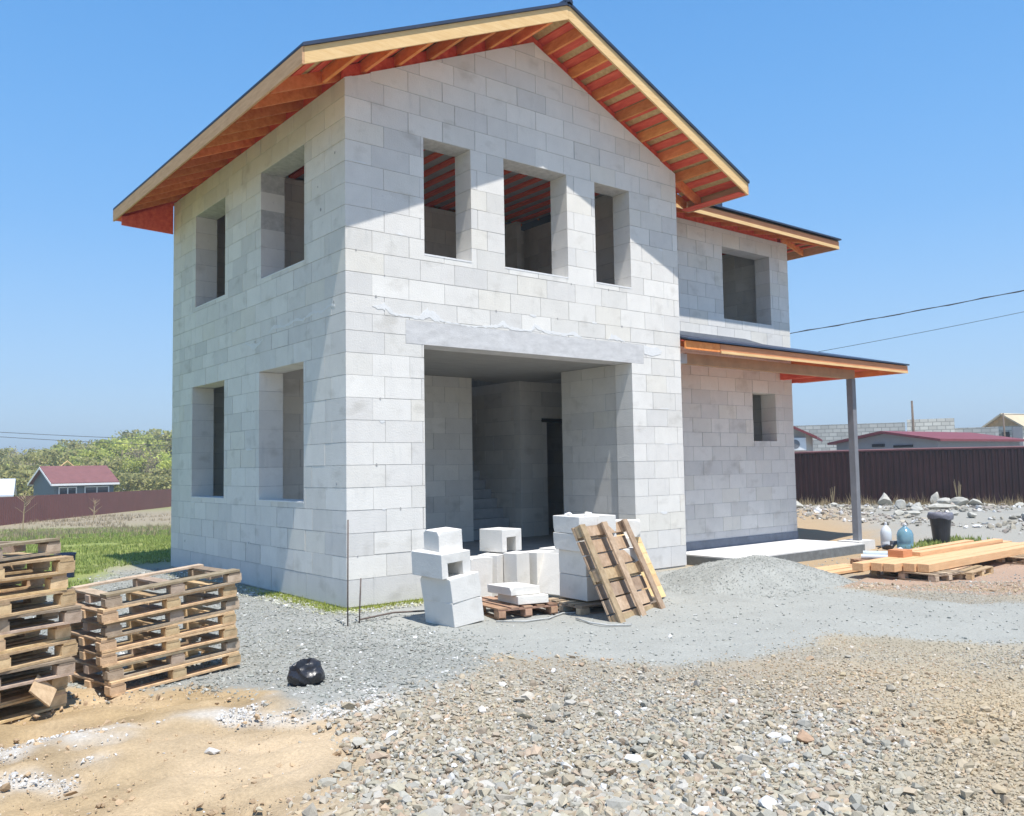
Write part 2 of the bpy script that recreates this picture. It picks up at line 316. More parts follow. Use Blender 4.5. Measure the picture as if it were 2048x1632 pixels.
# ---------------------------------------------------------------- scattered stones
def scatter(name,pts,sizes,tones,mat_,label,subdiv=1,sink=.25,flat=.8,hf=None):
    sizes=sizes*1.25
    bm=bmesh.new(); bmesh.ops.create_icosphere(bm,subdivisions=subdiv,radius=1); bv=np.array([v.co for v in bm.verts]); bf=np.array([[v.index for v in f.verts] for f in bm.faces]); bm.free()
    n=len(pts); nv=len(bv)
    V=np.repeat(bv[None],n,0)*(1+RNG.uniform(-.08,.08,(n,nv,1)))
    for _ in range(7):
        ax_=RNG.normal(0,1,(n,1,3)); ax_/=np.linalg.norm(ax_,axis=2,keepdims=True); ct=RNG.uniform(.25,.70,(n,1,1)); dd_=(V*ax_).sum(2,keepdims=True)
        V=V-ax_*np.maximum(dd_-ct,0)
    V=V*np.stack([RNG.uniform(.7,1.5,n),RNG.uniform(.5,1.,n),RNG.uniform(flat*.6,flat*1.2,n)],-1)[:,None,:]
    a=RNG.uniform(0,2*np.pi,n); b=RNG.normal(0,.55,n)
    cb,sb=np.cos(b)[:,None],np.sin(b)[:,None]; x,y,z=V[...,0].copy(),V[...,1].copy(),V[...,2].copy()
    y,z=y*cb-z*sb,y*sb+z*cb; ca_,sa=np.cos(a)[:,None],np.sin(a)[:,None]; x,y=x*ca_-y*sa,x*sa+y*ca_
    V=np.stack([x,y,z],-1)*sizes[:,None,None]; zg=(hf or H)(pts[:,0],pts[:,1])
    V+=np.stack([pts[:,0],pts[:,1],zg+sizes*flat*(1-2*sink)*.6],-1)[:,None,:]
    F=(bf[None]+(np.arange(n)*nv)[:,None,None]).reshape(-1,3)
    me=bpy.data.meshes.new(name); me.vertices.add(n*nv); me.vertices.foreach_set('co',V.reshape(-1).astype('f4'))
    me.loops.add(F.size); me.loops.foreach_set('vertex_index',F.ravel().astype('i4')); me.polygons.add(len(F))
    me.polygons.foreach_set('loop_start',(np.arange(len(F))*3).astype('i4')); me.polygons.foreach_set('loop_total',np.full(len(F),3,'i4')); me.polygons.foreach_set('use_smooth',[False]*len(F))
    me.update(calc_edges=True)
    ca=me.color_attributes.new('tone','FLOAT_COLOR','POINT'); T=np.repeat(np.concatenate([tones,np.ones((n,1))],1),nv,0); ca.data.foreach_set('color',T.ravel().astype('f4'))
    me.materials.append(mat_); o=bpy.data.objects.new(name,me); col.objects.link(o); return o
fh=np.array([fwd.x,fwd.y]); fh/=np.linalg.norm(fh); rh=np.array([rt.x,rt.y])
def sample(n,d0,d1,pw,w0=-.72,w1=.72):
    d=d0+(d1-d0)*RNG.random(n)**pw; t=RNG.uniform(w0,w1,n)
    p=np.array([CAM.x,CAM.y])+fh*d[:,None]+rh*(t*d)[:,None]; return p
def inside_house(p,mrg=.0): return (p[:,0]>-mrg)&(p[:,0]<12.6)&(p[:,1]>-mrg)&(p[:,1]<7.2)&~((p[:,0]>6.75)&(p[:,1]<-.0))
PAL=np.array([(.42,.34,.23),(.45,.39,.28),(.40,.38,.32),(.37,.37,.34),(.50,.45,.37),(.33,.25,.18),(.50,.48,.44),(.45,.32,.22),(.33,.33,.29),(.41,.38,.28)])
PG=np.array([(.33,.34,.30),(.28,.285,.255),(.38,.385,.345),(.32,.325,.29),(.42,.42,.39),(.33,.31,.26)])
def tones_for(pal,n,wh=.03):
    t=(pal[RNG.integers(0,len(pal),n)]*.75+pal.mean(0)*.25)*RNG.uniform(.8,1.18,(n,1)); k=RNG.random(n)<wh; t[k]=np.array((.68,.67,.65))*RNG.uniform(.85,1.1,(k.sum(),1)); return np.clip(t,.02,.85)
jit=lambda p,s=.16:(lambda q:zones(q[:,0],q[:,1]))(p+RNG.normal(0,s,p.shape))
# coarse tan rubble gravel
p=sample(170000,2.6,14,1.2); z=jit(p); keep=~(z['soil']|z['dust']|z['grav'])&~inside_house(p)&(p[:,1]<-.3)
band=(p[:,0]<9)&(H(p[:,0],p[:,1])>-.4); keep&=band; p=p[keep]; d=np.hypot(p[:,0]-CAM.x,p[:,1]-CAM.y)
clump=np.clip(fbm(p[:,0],p[:,1],.7,101,3)*1.6+.5,0,1)
nr=1-sm(4.5,9,d); s=.0064+(.006+.014*nr)*RNG.random(len(p))**1.5*(.6+1.1*clump); big=RNG.random(len(p))<.028*(.15+1.4*clump)*(.4+nr); s[big]=RNG.uniform(.02,.038+.022*nr[big])
tn=tones_for(PAL,len(p),.035)*.8+np.array((.40,.37,.30))*.2; fin=fbm(p[:,0],p[:,1],.5,111,2)>.06; tn[fin]=tn[fin]*.5+np.array((.42,.37,.27))*.5; wv=np.clip(fbm(p[:,0],p[:,1],.8,63,3)*2.2+.1,0,1)[:,None]; tn=tn*(1+wv*np.array((.16,-.02,-.22)))
o=scatter('coarse_gravel',p,s,tn,M['stone'],'x'); tag(o,'coarse tan and grey crushed rock covering the right foreground','gravel',kind='stuff')
# green-grey crushed stone beside the pallets and along the left wall
p=sample(80000,4.2,17,1.1,-.72,.25); z=jit(p); keep=(z['grav']|((RNG.random(len(p))<.03)&z['dust']))&(~z['soil']|(RNG.random(len(p))<.05))&~inside_house(p,.05); p=p[keep]
s=.009+.011*RNG.random(len(p))**2; bg_=RNG.random(len(p))<.02; s[bg_]=RNG.uniform(.02,.032,bg_.sum())
o=scatter('crushed_stone',p,s,tones_for(PG,len(p),.03),M['stone'],'x',flat=.6); tag(o,'greenish grey crushed stone between the pallets and the house','gravel',kind='stuff')
# pebbles and clods on the clay, lime crumbs, pebbles on the dust
p=sample(9000,2.6,8.5,1.,-.72,.2); z=zones(p[:,0],p[:,1]); keep=z['soil']; p=p[keep]; w_=(zones(p[:,0],p[:,1])['wh1'])
s=.003+.007*RNG.random(len(p))**3; tn=np.clip(np.array((.50,.38,.25))*RNG.uniform(.8,1.2,(len(p),1)),0,1); tn[RNG.random(len(p))<.12]=(.62,.6,.57)
o=scatter('clay_crumbs',p,s,tn,M['stone'],'x'); tag(o,'small crumbs and pebbles strewn over the orange clay','pebbles',kind='stuff')
p=np.concatenate([np.stack([RNG.uniform(-5.6,-3.2,5200),RNG.uniform(-5.1,-3.5,5200)],-1),np.stack([RNG.uniform(-3.5,-1.5,2600),RNG.uniform(-4.7,-3.8,2600)],-1)]); z=zones(p[:,0],p[:,1]); p=p[z['wh1']|z['wh2']]
o=scatter('lime_crumbs',p,.004+.012*RNG.random(len(p))**2,np.clip(np.array((.68,.66,.63))*RNG.uniform(.7,1.15,(len(p),1)),0,.85),M['stone'],'x'); tag(o,'white lime and mortar crumbs spilled across the clay','debris',kind='stuff')
p=sample(20000,4.5,20,.8,-.3,.72); z=zones(p[:,0],p[:,1]); p=p[(z['dust']|z['pink']|z['tan'])&~inside_house(p,.05)]
tn_=tones_for(PG,len(p),.10)*.2+cDUST*.88
o=scatter('yard_pebbles',p,.004+.017*RNG.random(len(p))**4,tn_,M['stone'],'x'); tag(o,'loose pebbles sprinkled over the smooth grey stone dust','pebbles',kind='stuff')
p=sample(5200,2.6,8.,1.,-.72,.1); z=jit(p,.12); rdg=np.clip(1-np.abs(fbm(p[:,0]*.7+p[:,1],p[:,1]*1.5-p[:,0]*.4,1.6,66,3))*9,0,1); p=p[z['soil']&(RNG.random(len(p))<.06+.6*rdg)]
tn_=np.clip(np.array((.46,.33,.205))*RNG.uniform(.75,1.25,(len(p),1)),0,1)
o=scatter('clay_clods',p,.006+.026*RNG.random(len(p))**2.5,tn_,M['stone'],'x'); tag(o,'dry clay clods lying in lines on the orange soil','clods',kind='stuff')
# plinth rubble strip at the front left corner and the rocky margin of the right yard
q=np.concatenate([np.stack([RNG.uniform(-.55,-.1,900),RNG.uniform(-.3,6,900)],-1),np.stack([RNG.uniform(-.3,2.4,700),RNG.uniform(-.55,-.1,700)],-1)])
o=scatter('plinth_rubble',q,.01+.02*RNG.random(len(q))**2,tones_for(np.array([(.42,.42,.36),(.36,.36,.30),(.45,.44,.28)]),len(q),.12),M['stone'],'x'); tag(o,'stone chips and mortar crumbs along the foot of the house wall','debris',kind='stuff')
t=RNG.random(3600); q=np.stack([17+8.5*RNG.random(3600),-3+16*t],-1); dd=np.hypot(q[:,0]-CAM.x,q[:,1]-CAM.y); q=q[(dd>24+2*fbm(q[:,0],q[:,1],.5,7,2))&(dd<33.2)&(fbm(q[:,0],q[:,1],.45,8,3)>-.05)]
o=scatter('yard_rubble_gravel',q,(.02+.09*RNG.random(len(q))**2.5),tones_for(np.array([(.42,.365,.32),(.33,.32,.28),(.42,.38,.30)]),len(q),.12),M['stone'],'x'); tag(o,'pale broken stone lying along the dark maroon fence','gravel',kind='stuff')
def rock_bm(r,sc3,seed,sub=2,amp=.22):
    rr=random.Random(seed); bm=bmesh.new(); bmesh.ops.create_icosphere(bm,subdivisions=sub,radius=r)
    ax=[Vector((rr.uniform(-1,1),rr.uniform(-1,1),rr.uniform(-1,1))).normalized() for _ in range(13)]; cut=[rr.uniform(.38,.75)*r for _ in ax]
    for v in bm.verts:
        for a,c in zip(ax,cut):
            d=v.co.dot(a)
            if d>c: v.co-=a*(d-c)
        v.co*=1+rr.uniform(-.03,.03); v.co=Vector((v.co.x*sc3[0],v.co.y*sc3[1],v.co.z*sc3[2]))
    return bm
def rock(name,x,y,r,sc3,seed,m,label,cat,group=None,rz=0,dz=0):
    o=bm_mesh(name,rock_bm(r,sc3,seed),m); o.location=(x,y,h0(x,y)+r*sc3[2]*.55+dz); o.rotation_euler=(0,0,rz); tag(o,label,cat,group); return o
for i,(x,y,r,c,lab) in enumerate([
 (-1.62,-7.55,.075,(.60,.60,.60),'pale grey angular stone among the tan rubble near the bottom edge, right of centre'),
 (-3.38,-6.55,.055,(.66,.64,.62),'small white block-shaped stone at the bottom edge where clay meets gravel'),
 (-.50,-7.05,.085,(.40,.27,.18),'brown upright stone beside pale stones in the right foreground gravel'),
 (-.62,-6.98,.07,(.58,.58,.56),'pale stone touching the brown upright stone in the right foreground'),
 (-1.42,-5.62,.06,(.34,.29,.22),'flat dark brown stone on the tan gravel below the leaning pallet'),
 (-1.62,-6.6,.06,(.70,.69,.66),'bright white stone in the middle of the tan foreground gravel'),
 (-3.48,-4.75,.05,(.55,.53,.50),'lone grey stone resting on the orange clay in front of the pallets'),
 (1.6,-4.1,.04,(.70,.68,.64),'small whitish stone on smooth grey dust below the gravel pile')]):
    mm=mat('loose_stone',c,var=.15,scale=18,bump=.4,bscale=30); rock('stone',x,y,r,(1.15,.8,.7),i+3,mm,lab,'stone',rz=i)
RUB=[(23.2,5.2,.30,(1.2,.9,1.1),'tall pale yellowish boulder by the maroon fence, right of the porch post'),
 (22.6,4.0,.26,(2.3,.7,.5),'long tilted broken concrete slab among the rubble behind the black bucket'),
 (24.4,4.0,.27,(1,.9,1.2),'pointed pale boulder directly above the black bucket'),
 (23.8,3.0,.30,(1.4,.8,.9),'large jagged whitish rock right of the black bucket'),
 (22.2,2.6,.30,(2.2,.8,.45),'flat grey slab chunk lying in front of the jagged whitish rock'),
 (20.6,6.9,.32,(2.2,1,.6),'low pale rubble heap beside the porch post')]
for i,(x,y,r,s3,lab) in enumerate(RUB): rock('rubble_chunk',x,y,r,s3,40+i,M['rubble'],lab,'rubble',rz=i*.7-.3)
rr=random.Random(5); RC=[]
for i in range(26):
    a=rr.random(); x=19.5+5.*rr.random(); y=9.5-11*a+rr.uniform(-.8,.8)
    if math.hypot(x-CAM.x,y-CAM.y)<25.5: x+=2.4
    if math.hypot(x-CAM.x,y-CAM.y)>32.6: continue
    RC.append(rock('rubble_chunk',x,y,rr.uniform(.15,.30),(rr.uniform(1,1.7),.9,.7),60+i,M['rubble'],'small pale chunk of broken stone in the rubble row before the maroon fence','rubble','small rubble chunks along the maroon fence',rz=i))
RC.sort(key=lambda o:math.atan2(o.location.x-CAM.x,o.location.y-CAM.y))
for k,o in enumerate(RC):
    on=['nearest the porch post']+[q+' from the porch post' for q in ('second','third','fourth','fifth','sixth','seventh','eighth','ninth','tenth','eleventh','twelfth','thirteenth','fourteenth','fifteenth','sixteenth','seventeenth','eighteenth','nineteenth','twentieth','twenty-first','twenty-second','twenty-third','twenty-fourth','twenty-fifth','twenty-sixth')]
    o['label']=f"{'small' if o.dimensions.x<.4 else 'middling'} pale broken stone before the maroon fence, {on[k]}"
# gravel pile
def pile_h(x,y): 
    e=np.sqrt(.02+((x-6.05)/1.75)**2+((y+1.95)/1.55)**2); return .40*np.clip(1-e,0,1)**.95*sm(0,.25,1-e)+ .22*np.exp(-((x-4.9)/1.3)**2-((y+2.5)/.8)**2)*np.clip(1-np.hypot((x-4.9)/2.2,(y+2.5)/1.4),0,1)
gxs=np.linspace(2.7,8.2,150); gys=np.linspace(-4.0,-.32,110); px,py=np.meshgrid(gxs,gys,indexing='ij'); hh=pile_h(px,py); pz=H(px,py)+hh-.02+np.where(hh>.01,fbm(px,py,3.5,131,4)*.06+fbm(px,py,14.,132,2)*.02,-.02)
me=bpy.data.meshes.new('gravel_pile'); nn=py.shape[1]; I_=(np.arange(149)[:,None]*nn+np.arange(109)[None,:]).ravel(); keepf=(hh.ravel()[I_]>.004)
I_=I_[keepf]; me.from_pydata(np.stack([px,py,pz],-1).reshape(-1,3).tolist(),[],np.stack([I_,I_+nn,I_+nn+1,I_+1],-1).tolist())
ca=me.color_attributes.new('tone','FLOAT_COLOR','POINT'); cc=np.clip(cDUST*(.98+.25*fbm(px,py,4.,141,4)[...,None]),0,1); ca.data.foreach_set('color',np.concatenate([cc.reshape(-1,3),np.ones((cc[...,0].size,1))],1).ravel().astype('f4'))
bmt=bmesh.new(); bmt.from_mesh(me); bmesh.ops.delete(bmt,geom=[v for v in bmt.verts if not v.link_faces],context='VERTS'); bmt.to_mesh(me); bmt.free()
me.materials.append(gm); me.polygons.foreach_set('use_smooth',[True]*len(me.polygons)); o=bpy.data.objects.new('gravel_pile',me); col.objects.link(o); tag(o,'low mound of fine grey green crushed stone in front of the porch slab','gravel pile')
n_=9000; a=RNG.uniform(0,2*np.pi,n_); r_=RNG.random(n_)**.6*1.12; q=np.stack([5.9+np.cos(a)*r_*1.95,-2.05+np.sin(a)*r_*1.65],-1); q=q[(q[:,1]<-.25)&~inside_house(q,.05)]
rr_=np.hypot((q[:,0]-6.05)/1.75,(q[:,1]+1.95)/1.55); sz=.004+.007*RNG.random(len(q))**2+.016*(RNG.random(len(q))<.05)*sm(.5,1,rr_)*RNG.random(len(q))
tn_=tones_for(PG,len(q),.03)*.3+cDUST*.76
o=scatter('pile_gravel',q,sz,tn_,M['stone'],'x',hf=lambda x,y:H(x,y)+pile_h(x,y)-.02+np.where(pile_h(x,y)>.01,fbm(x,y,3.5,131,4)*.06,0.)+.004); tag(o,'loose crushed stone lying over and around the low grey mound','gravel',kind='stuff')
# ---------------------------------------------------------------- grass
def tufts(name,pts,hts,m,label,cat,blades=4,wd=.012):
    n=len(pts); zs=H(pts[:,0],pts[:,1]); V=[];F=[];T=[]
    for j in range(blades):
        a=RNG.uniform(0,2*np.pi,n); ln=RNG.uniform(.15,.7,n)*hts; off=RNG.normal(0,.03,(n,2)); hh=hts*RNG.uniform(.6,1.1,n)
        bx=pts[:,0]+off[:,0]; by=pts[:,1]+off[:,1]; dx,dy=np.cos(a),np.sin(a)
        p0=np.stack([bx-dy*wd,by+dx*wd,zs-.01],-1); p1=np.stack([bx+dy*wd,by-dx*wd,zs-.01],-1); p2=np.stack([bx+dx*ln,by+dy*ln,zs+hh],-1)
        V.append(np.stack([p0,p1,p2],1)); T.append(RNG.uniform(.6,1.35,n))
    V=np.concatenate(V).reshape(-1,3); k=len(V)//3; T=np.repeat(np.concatenate(T),3)
    me=bpy.data.meshes.new(name); me.vertices.add(len(V)); me.vertices.foreach_set('co',V.ravel().astype('f4')); me.loops.add(k*3); me.loops.foreach_set('vertex_index',np.arange(k*3,dtype='i4'))
    me.polygons.add(k); me.polygons.foreach_set('loop_start',(np.arange(k)*3).astype('i4')); me.polygons.foreach_set('loop_total',np.full(k,3,'i4')); me.update(calc_edges=True)
    ca=me.color_attributes.new('tone','FLOAT_COLOR','POINT'); ca.data.foreach_set('color',np.stack([T,T,T,np.ones_like(T)],-1).ravel().astype('f4')); me.materials.append(m)
    o=bpy.data.objects.new(name,me); col.objects.link(o); tag(o,label,cat,kind='stuff'); return o
def fieldpts(n,d0,d1,pw,thr,seed):
    p=sample(n,d0,d1,pw,-.74,-.30); ok=inpoly(p[:,0]+fbm(p[:,0],p[:,1],.8,91,3)*1.6,p[:,1],[(-60,-1),(-6,1.7),(-2.4,4.6),(-1.5,6.3),(-.7,7.9),(9,7.9),(200,200),(-100,200)])
    ok&=fbm(p[:,0],p[:,1],.5,seed,3)>thr; return p[ok]
p=fieldpts(42000,12,48,1.0,-.16,95); tufts('grass',p,RNG.uniform(.035,.095,len(p)),M['grass'],'green spring grass on the field left of the house','grass',4,.012)
p=fieldpts(7000,26,64,.8,-.02,97); tufts('dry_grass',p,RNG.uniform(.10,.30,len(p)),M['drygrass'],'straw coloured dead grass scattered towards the red brown fence','dry grass',3,.015)
q=np.concatenate([np.stack([RNG.uniform(-.28,-.01,700),RNG.uniform(-.2,2.2,700)],-1),np.stack([RNG.uniform(-.1,2.0,900),RNG.uniform(-.25,-.01,900)],-1)])
mw=leafmat('lime_weeds',(.45,.48,.13),(.30,.36,.08)); tufts('weeds',q,RNG.uniform(.02,.06,len(q)),mw,'thin strip of yellow green weeds along the foot of the front corner','weeds',3,.008)
q=np.stack([RNG.uniform(13.2,15.6,300),RNG.normal(0,.30,300)],-1); q[:,1]+= -.65+(q[:,0]-13)*-.12; q=q[(fbm(q[:,0],q[:,1],1.,99,2)>-.08)&~((q[:,0]<12.6)&(q[:,1]>-.3))]
tufts('yard_weeds',q,RNG.uniform(.05,.16,len(q)),M['grass'],'low green weeds growing round the black bucket and water bottle','weeds',5,.02)
q=np.stack([RNG.uniform(20.5,26.8,1600),np.zeros(1600)],-1); t=RNG.random(1600); q[:,0]=21.9+4.6*t+RNG.normal(-.5,.45,1600); q[:,1]=10.6-9.9*t+RNG.normal(0,.3,1600)
tufts('fence_stalks',q,RNG.uniform(.12,.5,len(q))*RNG.random(len(q)),M['drygrass'],'dry stalks and straw along the foot of the maroon fence','dry grass',3,.012)
# ================================================================ THE HOUSE
W,D,Yw,W2=6.735,7.07,1.51,12.46
house=empty('unfinished_house',(0,0,0)); tag(house,'two storey unfinished house of pale aerated blocks with orange eaves and a porch','house')
COURSE=[0,.355]+[.355+.3*k for k in range(1,12)]+[3.90,4.149]+[4.149+.3*k for k in range(1,20)]
TONES=[(1,1,1),(1.03,1.03,1.03),(.97,.97,.975),(.93,.93,.94),(.88,.885,.90),(1.05,1.05,1.045),(1.0,.985,.94),(.91,.91,.905),(1.06,1.06,1.06),(.98,.975,.96)]
def rsub(r,h):
    a,b,c,d=r; e,f,g,i=h
    if e>=b or f<=a or g>=d or i<=c: return [r]
    o=[]
    if a<e: o.append((a,e,c,d))
    if b>f: o.append((f,b,c,d))
    x0,x1=max(a,e),min(b,f)
    if c<g: o.append((x0,x1,c,g))
    if d>i: o.append((x0,x1,i,d))
    return o
def clip(poly,prof):
    out=poly; n=len(prof)
    for i in range(n):
        ax,ay=prof[i]; bx,by=prof[(i+1)%n]; inp=out; out=[]
        if not inp: return []
        sd=lambda p:(bx-ax)*(p[1]-ay)-(by-ay)*(p[0]-ax)
        for j in range(len(inp)):
            p,q=inp[j-1],inp[j]; sp,sq=sd(p),sd(q)
            if sq>=-1e-9:
                if sp<-1e-9: t=sp/(sp-sq); out.append((p[0]+(q[0]-p[0])*t,p[1]+(q[1]-p[1])*t))
                out.append(q)
            elif sp>=-1e-9: t=sp/(sp-sq); out.append((p[0]+(q[0]-p[0])*t,p[1]+(q[1]-p[1])*t))
    return out
def block_wall(name,o,ud,nd,L,prof,holes,T=.4,par=0,ends=(0,0),solid=(),zmin=0,label=None,gap=.0042,rs=1,bmat='block'):
    """o outer corner, ud along, nd inward. prof convex (u,z). ends: .4 where the crossing wall takes alternate courses"""
    rr=random.Random(rs); o=Vector(o); ud=Vector(ud); nd=Vector(nd); b=MB(); core=MB()
    def P(u,z,t): return o+ud*u+nd*t+Vector((0,0,z))
    def ext(poly,t0,t1,mb,tone=None):
        mb.prism([P(u,z,t0) for u,z in poly],nd*(t1-t0),tone)
    zmax=max(z for u,z in prof)
    for k in range(len(COURSE)-1):
        z0,z1=COURSE[k],COURSE[k+1]
        if z1<=zmin+.01 or z0>=zmax: continue
        st=((k+par)%2==0)     # True: this wall runs through the corner
        u=0 if st else ends[0]
        uend=L if st else L-ends[1]
        if ends[0]==0 and not st: edges=[0,.3]; u=.3
        else: edges=[u]
        ln=1.2 if k==0 else .6
        while u<uend-.12:
            u=u+ln+rr.uniform(-.012,.012); edges.append(min(u,uend))
        edges[-1]=uend
        if len(edges)>2 and edges[-1]-edges[-2]<.12: edges.pop(-2)
        for a,c in zip(edges[:-1],edges[1:]):
            g=gap*rr.uniform(.4,1.6); g2=gap*rr.uniform(.3,1.3)
            if rr.random()<.07: g*=2.8; g2*=1.6
            ga=0 if a<=0 else g; gc_=0 if c>=L else g
            rects=[(a+ga,c-gc_,z0+g2,z1-g2)]
            for h in holes: rects=[q for r in rects for q in rsub(r,h)]
            tone=rr.choice(TONES); dt=rr.uniform(-.0015,.0015); f=rr.uniform(.965,1.03); tone=tuple((1+(x-1)*.75)*f for x in tone)
            if k==0: tone=(.86,.87,.90)
            for r in rects:
                if r[1]-r[0]<.01 or r[3]-r[2]<.01: continue
                pl=clip([(r[0],r[2]),(r[1],r[2]),(r[1],r[3]),(r[0],r[3])],prof)
                if len(pl)>=3: ext(pl,dt,T,b,tone)
    e=.006; us=sorted({e+ends[0]*(ends[0]>0 and par%2==1),L-e-ends[1]*(ends[1]>0 and par%2==1)}|{h[0]-e for h in holes if h[0]>0}|{h[1]+e for h in holes if h[1]<L})
    rects=[(e if not(ends[0] and par%2) else ends[0],L-e if not(ends[1] and par%2) else L-ends[1],zmin+.002,zmax)]
    for h in holes: rects=[q for r in rects for q in rsub(r,(h[0]-e,h[1]+e,h[2]-e,h[3]+e))]
    pr2=[(u,z-(.006 if z>zmin+.1 else 0)) for u,z in prof]
    for r in rects:
        pl=clip([(r[0],r[2]),(r[1],r[2]),(r[1],r[3]),(r[0],r[3])],pr2)
        if len(pl)>=3: ext(pl,.006,T-.006,core)
    nb=len(b.v)
    # join the mortar core into the same mesh
    b.v+=core.v; f0=len(b.f); b.f+=[tuple(i+nb for i in f) for f in core.f]; b.c+=core.c
    ob=b.build(name,M[bmat],house); ob.data.materials.append(M['mortar'])
    mi=np.zeros(len(b.f),'i4'); mi[f0:]=1; ob.data.polygons.foreach_set('material_index',mi)
    if label: ob['label']=label
    return ob
HT=7.10; PK=8.585
WIN=[(1.255,2.09,4.85,6.54),(2.72,4.03,4.85,6.54),(4.66,5.50,4.85,6.54)]
block_wall('front_wall',(0,0,0),(1,0,0),(0,1,0),W,[(0,0),(W,0),(W,HT),(W/2,PK),(0,HT)],WIN+[(1.23,5.46,.36,3.56),(.93,5.76,3.54,3.87)],par=1,ends=(.4,.4),rs=3)
LW=[(1.24,2.80,4.83,6.54),(4.33,5.80,4.83,6.54),(1.27,2.86,1.35,3.36),(4.34,5.93,1.35,3.36)]
block_wall('side_wall',(0,0,0),(0,1,0),(1,0,0),D,[(0,0),(0,HT),(D,HT),(D,0)][::-1],LW,par=0,ends=(.4,.4),rs=4)
block_wall('side_wall',(W,0,0),(0,1,0),(-1,0,0),Yw+.4,[(0,0),(0,HT),(Yw+.4,HT),(Yw+.4,0)][::-1],[],par=0,ends=(.4,0),rs=5)
LWW=W2-W
block_wall('wing_front_wall',(W,Yw,0),(1,0,0),(0,1,0),LWW,[(0,0),(LWW,0),(LWW,6.95),(0,6.95)],[(10.0-W,11.74-W,4.95,6.55),(10.92-W,11.79-W,2.28,3.37)],par=1,ends=(0,.4),rs=6,zmin=-.0)
block_wall('side_wall',(W2,Yw,0),(0,1,0),(-1,0,0),D-Yw,[(0,0),(0,6.95),(D-Yw,6.95),(D-Yw,0)][::-1],[(1.5,3.0,1.3,3.3),(2.6,3.8,4.9,6.4)],par=0,ends=(.4,.4),rs=7)
block_wall('rear_wall',(0,D,0),(1,0,0),(0,-1,0),W2,[(0,0),(W2,0),(W2,6.95),(0,6.95)],[(1.5,3.,1.3,3.3),(5,6,.4,2.6),(8,9.6,1.3,3.3),(2.,3.2,4.9,6.4),(8,9.5,4.9,6.4)],par=1,ends=(.4,.4),rs=8)
for a_ in ([(.004,HT-.01),(.41,HT-.01),(.41,HT+.165),(.004,HT-.005)],[(W-.41,HT-.01),(W-.004,HT-.01),(W-.004,HT-.005),(W-.41,HT+.165)]): MB().prism([(x_,.002,z_) for x_,z_ in a_],(0,.38,0)).build('corner_block',M['block'],house)
# rear gable infill
MB().prism([(0,D-.006,6.95),(W,D-.006,6.95),(W,D-.006,HT),(W/2,D-.006,PK),(0,D-.006,HT)],(0,-.38,0)).build('rear_gable',M['block'],house)
# plinth band of the wing (dark blue), also standing in for porch shade
MB().box((W+.004,Yw-.012,-.3),(W2+.012,Yw+.3,.20)).build('wing_plinth',mat('dark_plinth',(.17,.19,.23),var=.2,scale=4),house)
MB().box((.02,.02,-.6),(W-.02,D-.02,-.004)).build('foundation',M['conc'],house)
MB().box((W-.02,Yw+.02,-.6),(W2-.02,D-.02,-.004)).build('foundation',M['slabside'],house)
# concrete: lintel, floor, ceiling
b=MB().box((.932,-.002,3.542),(5.758,.398,3.868)); b.build('lintel',M['lintel'],house)
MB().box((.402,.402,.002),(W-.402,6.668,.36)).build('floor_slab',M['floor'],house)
MB().box((W-.402,Yw+.402,.002),(12.058,6.668,.36)).build('floor_slab',M['floor'],house)
MB().box((1.232,.02,.002),(5.458,.400,.352)).build('threshold',M['conc'],house)
b=MB(); x0,x1,y0,y1=.402,12.058,.402,6.668
b.box((x0,y0,3.56),(4.65,y1,3.86)); b.box((5.87,y0,3.56),(W-.402,y1,3.86)); b.box((4.65,y0,3.56),(5.87,4.0,3.86))
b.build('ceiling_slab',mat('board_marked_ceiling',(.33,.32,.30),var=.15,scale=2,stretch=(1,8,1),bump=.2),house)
MB().box((W-.402,Yw+.41,3.56),(x1,y1,3.86)).build('ceiling_slab',M['conc'],house)
# interior partitions
def part_wall(o,ud,nd,L,z0,z1,holes=(),T=.2,rs=1):
    block_wall('partition_wall',o,ud,nd,L,[(0,z0),(L,z0),(L,z1),(0,z1)] if Vector(ud).cross(Vector((0,0,1))).dot(Vector(nd))<0 or True else None,list(holes),T=T,par=0,zmin=z0,rs=rs,bmat='shadeblock')
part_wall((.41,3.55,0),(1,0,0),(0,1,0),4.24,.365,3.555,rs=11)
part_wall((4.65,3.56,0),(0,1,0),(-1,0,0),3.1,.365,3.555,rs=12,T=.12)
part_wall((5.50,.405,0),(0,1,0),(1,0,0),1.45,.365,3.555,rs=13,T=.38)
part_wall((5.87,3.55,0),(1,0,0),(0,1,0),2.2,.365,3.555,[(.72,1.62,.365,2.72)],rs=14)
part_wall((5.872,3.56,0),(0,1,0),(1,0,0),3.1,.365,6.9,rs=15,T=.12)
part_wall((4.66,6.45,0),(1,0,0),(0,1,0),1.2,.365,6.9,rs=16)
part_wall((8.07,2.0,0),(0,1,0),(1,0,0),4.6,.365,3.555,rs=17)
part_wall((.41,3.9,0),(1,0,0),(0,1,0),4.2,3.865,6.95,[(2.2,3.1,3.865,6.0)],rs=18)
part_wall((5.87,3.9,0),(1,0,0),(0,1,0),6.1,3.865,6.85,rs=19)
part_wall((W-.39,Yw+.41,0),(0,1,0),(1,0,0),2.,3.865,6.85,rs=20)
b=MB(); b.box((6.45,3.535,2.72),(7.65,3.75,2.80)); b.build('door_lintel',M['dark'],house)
b=MB()
for k in range(13): b.box((4.66,3.75+.2*k,.362),(5.86,3.75+.2*(k+1)+(.0),.36+.195*(k+1)))
b.build('staircase',mat('stair_concrete',(.36,.37,.38),var=.15,scale=5,bump=.3),house)
